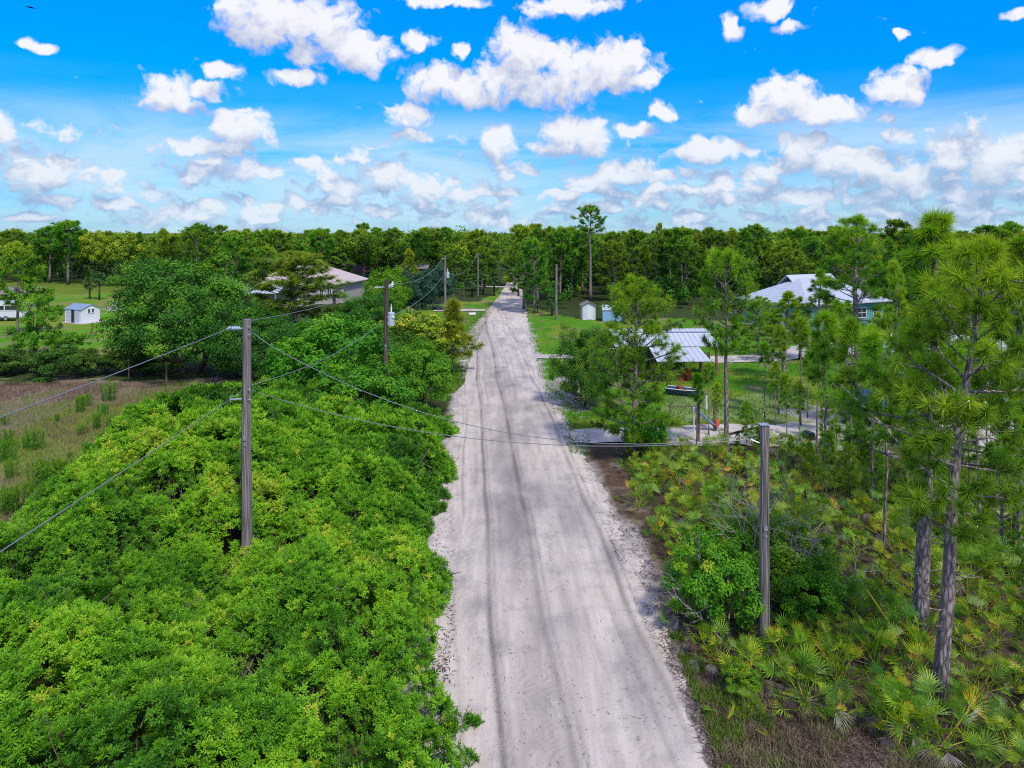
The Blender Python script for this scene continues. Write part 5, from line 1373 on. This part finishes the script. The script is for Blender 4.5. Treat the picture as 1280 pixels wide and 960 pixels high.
def window(parent, c, w, h, face='-y', frame='white', mull=True):
    f = Buf(); g = Buf()
    t = 0.07
    if face in ('-y', '+y'):
        s = -1 if face == '-y' else 1
        for dx_ in (-w / 2, w / 2): box(f, (c[0] + dx_, c[1] + s * 0.03, c[2]), (t, 0.08, h + t))
        for dz_ in (-h / 2, h / 2): box(f, (c[0], c[1] + s * 0.033, c[2] + dz_), (w, 0.08, t))
        if mull: box(f, (c[0], c[1] + s * 0.026, c[2]), (w, 0.06, 0.05)); box(f, (c[0], c[1] + s * 0.022, c[2]), (0.05, 0.06, h))
        box(g, (c[0], c[1] + s * 0.006, c[2]), (w, 0.03, h))
    else:
        s = -1 if face == '-x' else 1
        for dx_ in (-w / 2, w / 2): box(f, (c[0] + s * 0.03, c[1] + dx_, c[2]), (0.08, t, h + t))
        for dz_ in (-h / 2, h / 2): box(f, (c[0] + s * 0.033, c[1], c[2] + dz_), (0.08, w, t))
        if mull: box(f, (c[0] + s * 0.022, c[1], c[2]), (0.06, 0.05, h))
        box(g, (c[0] + s * 0.006, c[1], c[2]), (0.03, w, h))
    o = part('window', f, MT[frame], parent)
    part('pane', g, MT['glass'], o)

# white garden shed on the left lawn
g = G(96, 404)
sh = thing('garden_shed', 'small white garden shed with a blue grey roof and its sliding door ajar', 'shed', (g.x, g.y + 1.2, 0), R(-24))
b = Buf(); gable_walls(b, 3.1, 2.5, 1.75, 0.55); part('wall', b, MT['white'], sh)
b = Buf(); gable(b, 3.1, 2.5, 1.75, 0.55, 0.12, 0.05); part('roof', b, MT['shed_roof'], sh)
b = Buf(); box(b, (0.0, -1.262, 0.86), (0.62, 0.03, 1.6)); part('doorway', b, MT['dark'], sh)  # dark panel painted as the shade inside the open doorway
for cx in (-0.62, 0.62):
    b = Buf(); box(b, (cx * 1.28, -1.285, 0.86), (0.92, 0.05, 1.62))
    for k in (-1, 0, 1): box(b, (cx * 1.28, -1.315, 0.86 + k * 0.5), (0.94, 0.02, 0.05))
    box(b, (cx * 1.28, -1.318, 0.86), (0.05, 0.02, 1.6)); part('door', b, MT['door_panel'], sh)  # lilac door colour carries the shaded blue grey of the front face
for cy in (-0.26, 0.26): window(sh, (1.55, cy, 1.5), 0.34, 0.55, '+x', 'white', False)
b = Buf(); box(b, (0.3, 0, 0.03), (4.2, 3.3, 0.06)); part('slab', b, MT['drive'], sh)
# white travel trailer and brown lean-to at the left edge
g = G(2, 402)
rv = thing('travel_trailer', 'white travel trailer with dark windows parked at the left edge of the lawn', 'trailer', (g.x, g.y + 1.2, 0), R(4))
b = Buf(); prism(b, [(-3.4, 0.5), (2.6, 0.5), (2.9, 1.2), (2.75, 2.2), (2.4, 2.5), (-3.2, 2.5), (-3.5, 2.1)], -1.1, 1.1); part('body', b, MT['carwhite'], rv, bevel=0.06)
for cx, w in ((-2.2, 1.2), (-0.3, 1.0), (1.0, 1.5), (2.25, 0.5)): window(rv, (cx, -1.1, 1.75), w, 0.62, '-y', 'white', False)
b = Buf(); box(b, (-1.2, -1.115, 1.4), (0.62, 0.03, 1.7)); part('door', b, MT['door_panel'], rv)
for cx in (-0.5, 0.35):
    b = Buf(); lathe(b, [(0.0, -1.12), (0.33, -1.12), (0.35, -1.05), (0.35, -0.9), (0.0, -0.88)], 16, (cx, 0, 0.36), 'y'); w_ = part('wheel', b, MT['tyre'], rv)
    b = Buf(); lathe(b, [(0.0, -1.135), (0.18, -1.13), (0.2, -1.122)], 12, (cx, 0, 0.36), 'y'); part('rim', b, MT['steel'], w_)
g = G(4, 391)
ln = thing('lean_to', 'open brown roofed lean-to behind the white trailer', 'lean-to', (g.x - 1, g.y + 3.5, 0), 0)
b = Buf(); gable(b, 8, 4, 2.6, 0.7, 0.3, 0.1); part('roof', b, MT['brown_roof'], ln)
for cx in (-3.8, -1.3, 1.3, 3.8):
    b = Buf(); box(b, (cx, -1.9, 1.3), (0.14, 0.14, 2.6)); part('post', b, MT['post_wood'], ln)
b = Buf(); box(b, (0, 1.95, 1.3), (8, 0.1, 2.6)); part('back_wall', b, MT['brown_panel'], ln)
# brush pile
g = G(147, 387); b = Buf(); rr = np.random.default_rng(3)
for k in range(140):
    a = rr.uniform(0, 6.28); q_ = rr.random(2); rad = 1.5 * math.sqrt(q_[0]); hgt = (1.1 - rad * 0.65) * q_[1]
    c = np.array([math.cos(a) * rad * 1.2, math.sin(a) * rad, max(0.04, hgt)]); d = rr.normal(0, 1, 3) * [1, 1, 0.25]; d = d / np.linalg.norm(d) * rr.uniform(0.3, 0.9)
    tube(b, [c - d * 0.5, c + d * 0.5], [rr.uniform(0.02, 0.07)] * 2, 5, rr.random())
lathe(b, [(1.75, -0.02), (1.3, 0.4), (0.6, 0.85), (0.0, 1.0)], 14, tint=0.2)
tag(link('brush_pile', b.mesh('brush_pile', MT['dead_wood']), None, (g.x, g.y, 0)), 'grey brown pile of brush and debris on the left lawn', 'brush pile')
# tan house with the pinkish hip roof
c = P(398, 383, 115)
ho = thing('tan_house', 'taupe house with a pinkish hip roof among the trees on the left', 'house', (P(380, 383, 117).x, 121, 0), R(-8))
b = Buf(); box(b, (0, 0, 1.6), (15.6, 10, 3.2)); part('wall', b, MT['tan_wall'], ho)
b = Buf(); hip(b, 15.6, 10, 3.25, 2.5, 6.0, 0.6); part('roof', b, MT['pink_roof'], ho)
b = Buf(); box(b, (3.6, -5.9, 1.5), (7.0, 2.2, 3.0)); part('front_wing', b, MT['tan_wall'], ho)
b = Buf(); v = [(-0.4, -7.5, 3.1), (7.8, -7.5, 3.1), (7.8, -3.0, 3.6), (-0.4, -3.0, 3.6), (3.6, -2.0, 5.55)]
b.add(v, None, [(0, 1, 4), (1, 2, 4), (3, 0, 4)]); part('front_roof', b, MT['pink_roof'], ho)
for cx in (2.3, 4.9, 6.2): window(ho, (cx, -7.0, 1.75), 1.3 if cx < 3 else 0.7, 1.7)
window(ho, (-3.4, -5.0, 1.7), 1.6, 1.5)
b = Buf(); box(b, (7.0, -7.02, 1.1), (0.5, 0.06, 2.2)); part('door', b, MT['dark'], ho)
b = Buf(); box(b, (1.2, -9.0, 0.05), (6, 3.5, 0.1)); part('patio', b, MT['drive'], ho)
cp = thing('carport', 'white metal roofed carport left of the tan house', 'carport', (P(328, 383, 107).x, 107, 0), R(-6))
b = Buf(); gable(b, 7.0, 5.5, 2.6, 1.1, 0.3, 0.08); part('roof', b, MT['metal_roof'], cp)
b = Buf(); box(b, (0, 2.5, 1.3), (6.8, 0.1, 2.6)); box(b, (-3.3, 0, 1.3), (0.1, 5.0, 2.6)); part('wall', b, MT['tan_wall'], cp)
for cx in (-3.2, 0, 3.2):
    b = Buf(); box(b, (cx, -2.5, 1.3), (0.16, 0.16, 2.6)); part('post', b, MT['white'], cp)
# maroon roofed house and a grey shed roof farther back
fh = thing('maroon_house', 'far house with a maroon roof showing between the trees', 'house', (P(446, 345, 165).x, 168, 0), R(5))
b = Buf(); box(b, (0, 0, 1.2), (8, 6, 2.4)); part('wall', b, MT['tan_wall'], fh)
b = Buf(); gable(b, 8, 6, 2.4, 1.5, 0.4, 0.12); part('roof', b, MT['maroon_roof'], fh)
for cx in (-2, 2): window(fh, (cx, -3.0, 1.5), 1.2, 1.2)
fs = thing('grey_shed', 'low grey roofed shed far behind the third utility pole', 'shed', (P(517, 330, 150).x, 152, 0), 0)
b = Buf(); box(b, (0, 0, 1.9), (5.6, 4, 3.8)); part('wall', b, MT['brown_panel'], fs)
b = Buf(); gable(b, 5.6, 4, 3.8, 0.6, 0.3, 0.1); part('roof', b, MT['brown_roof'], fs)
# rail fence and gate by the left driveway
def rail_fence(name, label, pts, h, rails, mat, pr=0.06):
    c = sum((Vector(p) for p in pts), Vector()) / len(pts); c.z = 0
    o = thing(name, label, 'fence', c)
    for p in pts:
        q_ = Vector(p) - c; b = Buf(); tube(b, [(q_.x, q_.y, -0.1), (q_.x, q_.y, h)], [pr, pr * 0.9], 7); part('post', b, mat, o)
    for a, d in zip(pts[:-1], pts[1:]):
        for k in range(rails):
            zz = h * (0.92 - k * 0.75 / max(1, rails)); A = Vector(a) - c; D = Vector(d) - c
            b = Buf(); tube(b, [(A.x, A.y, zz), (D.x, D.y, zz + 0.01)], [pr * 0.6, pr * 0.6], 6); part('rail', b, mat, o)
    return o
rail_fence('rail_gate', 'weathered rail gate across the left driveway', [G(537, 387), G(547, 388), G(557, 389)], 1.5, 5, MT['pole_wood'])
rail_fence('rail_fence', 'short rail fence panel on the far left verge', [G(567, 371), G(575, 371), G(580, 373)], 1.6, 2, MT['pole_wood'])
b = Buf(); g = G(590, 394); tube(b, [(-0.4, 0, 0.15), (0.5, 0.1, 0.15)], [0.2, 0.2], 10)
tag(link('culvert_pipe', b.mesh('culvert_pipe', MT['white']), None, (g.x, g.y, 0)), 'white culvert pipe end beside the left driveway', 'pipe')
# posts behind the hedge
for (px, py, h) in [(161, 474, 1.5), (208, 478, 1.5), (115, 419, 1.4), (133, 414, 1.3), (9, 424, 1.3), (16, 433, 1.3)]:
    g = G(px, py); b = Buf(); tube(b, [(0, 0, -0.1), (0.02, 0, h)], [0.06, 0.05], 7)
    tag(link('fence_post', b.mesh('fence_post', MT['post_wood']), None, (g.x, g.y, 0)), 'thin wooden fence post on the lawn near the white shed' if py < 440 else 'weathered fence post in the hedge of the dry field', 'fence post', 'fence posts on the lawn' if py < 440 else 'fence posts in the hedge')

# ---- right side
g = G(736, 400)
us = thing('well_shed', 'tiny white gabled shed with a grey roof at the wood edge', 'shed', (g.x, g.y + 1, 0), R(3))
b = Buf(); box(b, (0, 0, 0.95), (1.7, 1.8, 1.9)); part('wall', b, MT['white_board'], us)
b = Buf(); bb_ = Buf(); gable(bb_, 1.8, 1.7, 1.9, 0.45, 0.22, 0.07)
V = np.concatenate(bb_.v)[:, [1, 0, 2]]; b.add(V, np.concatenate(bb_.q)); part('roof', b, MT['brown_roof'], us)
b = Buf(); b.add([(-0.85, -0.89, 1.9), (0.85, -0.89, 1.9), (0, -0.89, 2.35), (-0.85, 0.89, 1.9), (0.85, 0.89, 1.9), (0, 0.89, 2.35)], None, [(0, 1, 2), (4, 3, 5)]); part('gable_end', b, MT['white_board'], us)
b = Buf(); box(b, (0.1, -0.915, 0.85), (0.7, 0.03, 1.6)); part('door', b, MT['white'], us)
g = G(766, 402)
bs = thing('blue_shed', 'small light blue shed half hidden by the full crowned pine', 'shed', (g.x, g.y + 1, 0), R(-5))
b = Buf(); gable_walls(b, 2.4, 2.2, 1.5, 0.5); part('wall', b, MT['blue_tarp'], bs)
b = Buf(); gable(b, 2.4, 2.2, 1.5, 0.5, 0.1, 0.05); part('roof', b, MT['metal_roof'], bs)
# open pole barn with pale sheet metal roof
pb = thing('pole_barn', 'open pole barn with a pale ribbed metal roof in two slopes', 'barn', (P(828, 440, 58.5).x, 58.5, 0), R(1.5))
b = Buf()
def slab(b, p, th=0.05):
    v = [tuple(q_) for q_ in p] + [(q_[0], q_[1], q_[2] - th) for q_ in p]
    b.add(v, [(0, 1, 2, 3), (7, 6, 5, 4), (0, 4, 5, 1), (1, 5, 6, 2), (2, 6, 7, 3), (3, 7, 4, 0)])
slab(b, [(-4.3, -2.2, 2.45), (4.1, -2.2, 2.45), (3.9, 1.0, 3.4), (-4.3, 1.0, 3.4)]); slab(b, [(-4.3, 1.02, 3.4), (3.9, 1.02, 3.4), (3.9, 3.6, 2.7), (-4.3, 3.6, 2.7)])
part('roof', b, MT['metal_roof'], pb)
b = Buf(); slab(b, [(-1.6, -5.0, 1.75), (2.5, -5.0, 1.75), (2.4, -2.24, 2.36), (-1.6, -2.24, 2.36)]); part('lower_roof', b, MT['metal_roof'], pb)
b = Buf(); box(b, (-0.1, 0.2, 3.42 - 0.18), (8.2, 0.1, 0.05)); part('ridge_cap', b, MT['galv'], pb)
for cx, cy, h in ((-4.1, -2.0, 2.4), (-1.4, -2.0, 2.4), (1.3, -2.0, 2.4), (3.85, -2.0, 2.4), (-4.1, 3.3, 2.7), (3.7, 3.3, 2.7), (-1.4, -4.8, 1.7), (2.3, -4.8, 1.7)):
    b = Buf(); box(b, (cx, cy, h / 2), (0.16, 0.16, h)); part('post', b, MT['post_wood'], pb)
b = Buf(); box(b, (0, 3.4, 1.3), (8, 0.08, 2.6)); part('back_wall', b, MT['brown_panel'], pb)
for i, (px, py, s, mt_, lb) in enumerate([(850, 476, 0.7, 'rust', 'rusty red drum under the lower barn roof'), (860, 475, 0.6, 'red_paint', 'orange red drum beside the rusty one under the barn'), (842, 475, 0.6, 'brown_panel', 'dark drum at the left under the lower barn roof')]):
    g = G(px, py); b = Buf(); lathe(b, [(0, 0), (0.3 * s / .7, 0), (0.3 * s / .7, 0.28), (0.32 * s / .7, 0.3), (0.3 * s / .7, 0.32), (0.3 * s / .7, 0.85), (0.27 * s / .7, 0.88), (0, 0.88)], 14)
    tag(link('drum', b.mesh('drum', MT[mt_]), None, (g.x, g.y, 0)), lb, 'drum')
b = Buf(); g = G(881, 464)
th_ = thing('timber_stack', 'upright stack of brown timber at the right end of the barn', 'timber stack', (g.x, g.y, 0))
for k in range(6):
    bq = Buf(); box(bq, (k * 0.16 - 0.4, (k % 2) * 0.1, 0.75), (0.12, 0.05, 1.5 + 0.1 * (k % 3))); part('plank', bq, MT['post_wood'], th_)
# junk boat
g = G(853, 494)
jb = thing('small_boat', 'small dark hulled boat full of odds and ends on the lawn', 'boat', (g.x, g.y, 0), R(-28)); jb.scale = (0.8, 0.8, 0.75)
b = Buf()
st_ = [(-1.4, 0.5), (-0.8, 0.62), (0, 0.66), (0.8, 0.5), (1.3, 0.22), (1.5, 0.02)]
V = []; 
for x_, w_ in st_: V += [(x_, -w_, 0.62), (x_, -w_ * 0.6, 0.08), (x_, w_ * 0.6, 0.08), (x_, w_, 0.62)]
Qs = []
for k in range(len(st_) - 1):
    for j in range(3): Qs.append((k * 4 + j, k * 4 + j + 1, k * 4 + j + 5, k * 4 + j + 4))
Qs.append((0, 3, 2, 1)); b.add(V, Qs); part('hull', b, MT['carblue'], jb)
b = Buf(); tube(b, [(x_, -w_, 0.63) for x_, w_ in st_] + [(x_, w_, 0.63) for x_, w_ in st_[::-1]], 0.04, 6); part('gunwale', b, MT['white'], jb)
b = Buf(); box(b, (-0.5, 0, 0.5), (0.3, 1.1, 0.05)); box(b, (0.4, 0, 0.5), (0.3, 1.1, 0.05)); part('bench', b, MT['post_wood'], jb)
g2 = g; b = Buf(); box(b, (-0.15, 0.1, 0.52), (0.4, 0.3, 0.22), 0.5); tag(link('crate', b.mesh('crate', MT['rust']), None, (g2.x, g2.y, 0)), 'rusty brown crate lying in the small boat', 'crate')
# posts, rails and bright bits by the driveway
for (px, py, h, mt_, lb) in [(873, 553, 2.2, 'post_wood', 'brown post left of the coloured board by the driveway'), (893, 540, 1.7, 'post_wood', 'brown post right of the coloured board by the driveway'), (883, 512, 0.9, 'white', 'short white post above the driveway'), (905, 574, 1.3, 'post_wood', 'post at the left end of the log rail'), (950, 560, 1.4, 'post_wood', 'post at the right end of the log rail')]:
    g = G(px, py); b = Buf(); tube(b, [(0, 0, -0.1), (0.01, 0, h)], [0.075, 0.07], 8)
    tag(link('post', b.mesh('post', MT[mt_]), None, (g.x, g.y, 0)), lb, 'post')
a_ = G(907, 572); c_ = G(950, 562); b = Buf(); tube(b, [Vector((a_.x, a_.y, 1.15)), Vector((c_.x, c_.y, 1.2))], [0.07, 0.07], 8)
tag(link('log_rail', b.mesh('log_rail', MT['dark_bark']), None), 'horizontal log rail left of the stub pole', 'rail')
rail_fence('rail_fence', 'single log rail fence above the driveway left of the white post', [G(838, 527), G(873, 527)], 1.0, 1, MT['post_wood'])
g = G(884, 540)
sg = thing('slide_board', 'tilted blue and white play slide with an orange red seat by the driveway', 'play slide', (g.x, g.y, 0), R(20))
b = Buf(); slab(b, [(-0.9, -0.3, 1.5), (-0.9, 0.3, 1.5), (0.6, 0.3, 0.25), (0.6, -0.3, 0.25)], 0.06); part('chute', b, MT['blue_tarp'], sg)
b = Buf(); box(b, (0.45, -0.3, 0.55), (0.24, 0.2, 0.36)); part('seat', b, MT['red_paint'], sg, bevel=0.03)
b = Buf(); tube(b, [(-0.9, 0, 0), (-0.9, 0, 1.5)], [0.05, 0.05], 6); part('ladder', b, MT['white'], sg)
g = G(1011, 566)
bn = thing('mailbox', 'small black box on a post at the edge of the sandy yard', 'mailbox', (g.x, g.y, 0), R(10))
b = Buf(); prism(b, [(-0.2, 0.75), (0.2, 0.75), (0.2, 1.0), (0.12, 1.12), (-0.12, 1.12), (-0.2, 1.0)], -0.28, 0.28); part('box', b, MT['carblack'], bn)
b = Buf(); box(b, (0, 0, 0.38), (0.1, 0.1, 0.75)); part('post', b, MT['post_wood'], bn)
# teal house with the white metal hip roof
th = thing('teal_house', 'teal house with a broad white metal roof behind the pines', 'house', (P(1022, 410, 88).x, 89.5, 0), R(27))
b = Buf(); box(b, (0, 0, 1.5), (13.4, 10.0, 3.0)); part('wall', b, MT['teal_wall'], th)
b = Buf(); hip(b, 13.4, 10.0, 3.05, 2.7, 4.6, 0.7); part('roof', b, MT['metal_roof'], th)
b = Buf(); gable(b, 7.5, 5.0, 3.9, 2.1, 0.3, 0.1, (0.8, 1.2)); part('upper_roof', b, MT['metal_roof'], th)
b = Buf(); box(b, (0.8, 1.2, 3.2), (7.2, 4.6, 2.0)); part('upper_wall', b, MT['pale_teal'], th)
b = Buf(); box(b, (-1.6, -5.03, 1.2), (3.0, 0.06, 2.4)); part('garage_door', b, MT['brown_panel'], th)
b = Buf(); box(b, (-3.4, -5.05, 1.5), (0.5, 0.06, 3.0)); box(b, (0.1, -5.05, 1.5), (0.25, 0.06, 3.0)); part('pilaster', b, MT['pale_teal'], th)
window(th, (2.6, -5.0, 1.7), 1.6, 1.2); window(th, (5.2, -5.0, 1.7), 1.0, 1.2)
window(th, (-6.7, 1.2, 1.7), 0.5, 1.6, '-x', 'dark'); window(th, (-6.7, 3.6, 1.7), 0.5, 1.6, '-x', 'dark')
b = Buf(); box(b, (-6.73, -1.2, 1.15), (0.06, 0.9, 2.3)); part('door', b, MT['white'], th)
# low pale outbuildings seen through the pines at the right
ob = thing('outbuilding', 'pale grey blue outbuilding with a metal roof seen through the right pines', 'outbuilding', (P(1188, 480, 55).x, 57, 0), R(-12))
b = Buf(); gable_walls(b, 8.5, 5, 2.2, 1.0); part('wall', b, MT['blue_tarp'], ob)
b = Buf(); gable(b, 8.5, 5, 2.2, 1.0, 0.3, 0.08); part('roof', b, MT['metal_roof'], ob)
b = Buf(); box(b, (-1.5, -2.53, 1.0), (1.6, 0.06, 2.0)); part('door', b, MT['white'], ob)
window(ob, (1.8, -2.5, 1.3), 1.2, 0.9)
bt = thing('box_trailer', 'tall light blue box trailer standing upright behind the pines', 'trailer', (P(1106, 484, 56).x, 56, 0), R(15))
b = Buf(); box(b, (0, 0, 1.55), (1.9, 3.4, 2.1)); part('body', b, MT['blue_tarp'], bt, bevel=0.05)
b = Buf(); box(b, (0, -1.715, 1.5), (1.6, 0.04, 1.8)); part('door', b, MT['door_panel'], bt)
for s in (-1, 1):
    b = Buf(); lathe(b, [(0, -0.1), (0.32, -0.1), (0.34, 0), (0.32, 0.1), (0, 0.1)], 14, (s * 0.98, 0.3, 0.34), 'x'); w_ = part('wheel', b, MT['tyre'], bt)
    b = Buf(); lathe(b, [(0, s * 0.115), (0.18, s * 0.11), (0.2, s * 0.102)], 12, (s * 0.98, 0.3, 0.34), 'x'); part('rim', b, MT['steel'], w_)

# ------------------------------------------------------------------ vehicles
def vehicle(name, label, cat, loc, rz, prof, cab, width, wheels, wr, paint, spare=False):
    """prof: side outline (x, z) of the lower body; cab: (x0, x1, x2, x3, z0, z1) windscreen foot, roof front, roof rear, rear foot"""
    o = thing(name, label, cat, loc, rz)
    b = Buf(); prism(b, prof, -width / 2, width / 2); part('body', b, MT[paint], o, bevel=0.07)
    x0, x1, x2, x3, z0, z1 = cab; w0, w1 = width / 2 - 0.05, width / 2 - 0.2
    b = Buf()
    v = [(x0, -w0, z0), (x0, w0, z0), (x3, w0, z0), (x3, -w0, z0), (x1, -w1, z1), (x1, w1, z1), (x2, w1, z1), (x2, -w1, z1)]
    b.add(v, [(0, 1, 5, 4), (1, 2, 6, 5), (2, 3, 7, 6), (3, 0, 4, 7), (4, 5, 6, 7)]); part('cabin', b, MT[paint], o, bevel=0.05)
    def pane(p, nm):
        c = [sum(k) / 4 for k in zip(*p)]; a = Vector(p[1]) - Vector(p[0]); d = Vector(p[3]) - Vector(p[0]); n = a.cross(d).normalized()
        if n.dot(Vector(c) - Vector(((x0 + x3) / 2, 0, z0))) < 0: n = -n
        bb = Buf(); q_ = [tuple(Vector(c) + (Vector(k) - Vector(c)) * 0.84 + n * 0.012) for k in p]; bb.add(q_, [(0, 1, 2, 3)]); part(nm, bb, MT['glass'], o)
    V_ = [Vector(k) for k in v]
    pane([V_[0], V_[1], V_[5], V_[4]], 'windscreen'); pane([V_[3], V_[2], V_[6], V_[7]], 'rear_window')
    for (a, d, e, f) in ((0, 3, 7, 4), (1, 2, 6, 5)):
        for t0, t1 in ((0, 0.5), (0.5, 1)):
            pane([V_[a].lerp(V_[d], t0), V_[a].lerp(V_[d], t1), V_[f].lerp(V_[e], t1), V_[f].lerp(V_[e], t0)], 'side_window')
    for wx in wheels:
        for s in (-1, 1):
            b = Buf(); lathe(b, [(0, -0.11), (wr * 0.93, -0.11), (wr, -0.05), (wr, 0.05), (wr * 0.93, 0.11), (0, 0.11)], 18, (wx, s * (width / 2 - 0.06), wr), 'y'); w_ = part('wheel', b, MT['tyre'], o)
            b = Buf(); lathe(b, [(0, s * 0.125), (wr * 0.55, s * 0.122), (wr * 0.6, s * 0.112)], 14, (wx, s * (width / 2 - 0.06), wr), 'y'); part('rim', b, MT['steel'], w_)
    xf = max(p[0] for p in prof); xb = min(p[0] for p in prof); zl = z0 - 0.18
    for s in (-1, 1):
        b = Buf(); box(b, (xf - 0.01, s * width * 0.34, zl), (0.08, 0.34, 0.15)); part('headlight', b, MT['lamp_glass'], o)
        b = Buf(); box(b, (xb + 0.01, s * width * 0.38, zl), (0.08, 0.2, 0.2)); part('tail_light', b, MT['red_paint'], o)
    if spare:
        b = Buf(); lathe(b, [(0, -0.12), (wr * 0.95, -0.12), (wr, 0), (wr * 0.95, 0.12), (0, 0.12)], 18, (xb - 0.14, 0, wr + 0.55), 'x'); part('spare_wheel', b, MT['tyre'], o)
    return o
SUV = [(-2.2, 0.35), (2.2, 0.35), (2.25, 0.7), (2.1, 0.95), (1.1, 1.05), (-2.2, 1.05), (-2.28, 0.7)]
SED = [(-2.25, 0.3), (2.25, 0.3), (2.3, 0.6), (2.1, 0.78), (1.1, 0.90), (-1.6, 0.92), (-2.2, 0.88), (-2.3, 0.6)]
PIK = [(-2.7, 0.45), (2.6, 0.45), (2.65, 0.8), (2.5, 1.08), (1.3, 1.15), (-2.7, 1.12)]
g = G(1037, 441); vehicle('parked_suv', 'dark blue sport utility vehicle on the apron of the teal house', 'car', (g.x, g.y, 0), R(-150), SUV, (1.1, 0.4, -1.9, -2.15, 1.05, 1.75), 1.85, (1.35, -1.4), 0.36, 'carblue')
g = G(1052, 445); vehicle('parked_car', 'silver car beside the dark blue one near the teal house', 'car', (g.x, g.y, 0), R(-140), SED, (0.95, 0.2, -1.0, -1.75, 0.9, 1.42), 1.75, (1.4, -1.35), 0.33, 'carsilver')
g = G(1078, 446); vehicle('parked_car', 'white car with a rounded roof right of the silver one', 'car', (g.x, g.y, 0), R(160), SED, (0.95, 0.2, -1.0, -1.75, 0.9, 1.45), 1.75, (1.4, -1.35), 0.33, 'carwhite')
g = G(1084, 526); vehicle('off_roader', 'black boxy off-road vehicle with a spare wheel, rear to the road', 'car', (g.x, g.y, 0), R(62), [(-1.9, 0.5), (1.9, 0.5), (1.95, 0.9), (1.85, 1.1), (0.7, 1.18), (-1.9, 1.18)], (0.75, 0.5, -1.75, -1.88, 1.18, 1.85), 1.75, (1.25, -1.2), 0.42, 'carblack', True)
g = G(1138, 528); vehicle('pickup_truck', 'dark green pickup with a pale side stripe behind the young pines', 'pickup truck', (g.x, g.y, 0), R(8), PIK, (1.15, 0.6, -0.7, -0.95, 1.14, 1.8), 1.9, (1.7, -1.75), 0.4, 'green_paint')
g = G(1222, 520); vehicle('pickup_truck', 'silver pickup parked in the sandy yard at the far right', 'pickup truck', (g.x, g.y, 0), R(170), PIK, (1.15, 0.6, -0.7, -0.95, 1.14, 1.8), 1.9, (1.7, -1.75), 0.4, 'carsilver')
# distant small aircraft or gull in the upper left corner
b = Buf(); c_ = P(38.5, 9.5, 260)
b.add([(-2.3, 0, 0.45), (-0.4, 0.3, 0.05), (0.0, -0.9, 0.0), (0.0, 0.9, 0.0), (2.3, 0, -0.45), (0.4, 0.3, -0.05), (0, -0.3, 0.35), (0, -0.2, -0.3)], None, [(0, 1, 6), (0, 7, 1), (4, 6, 5), (4, 5, 7), (2, 7, 6), (3, 6, 7), (1, 3, 6), (5, 3, 6), (1, 7, 3), (5, 7, 3)])
tag(link('bird', b.mesh('bird', MT['carblue']), None, c_), 'tiny dark bird gliding in the blue sky at the upper left', 'bird')
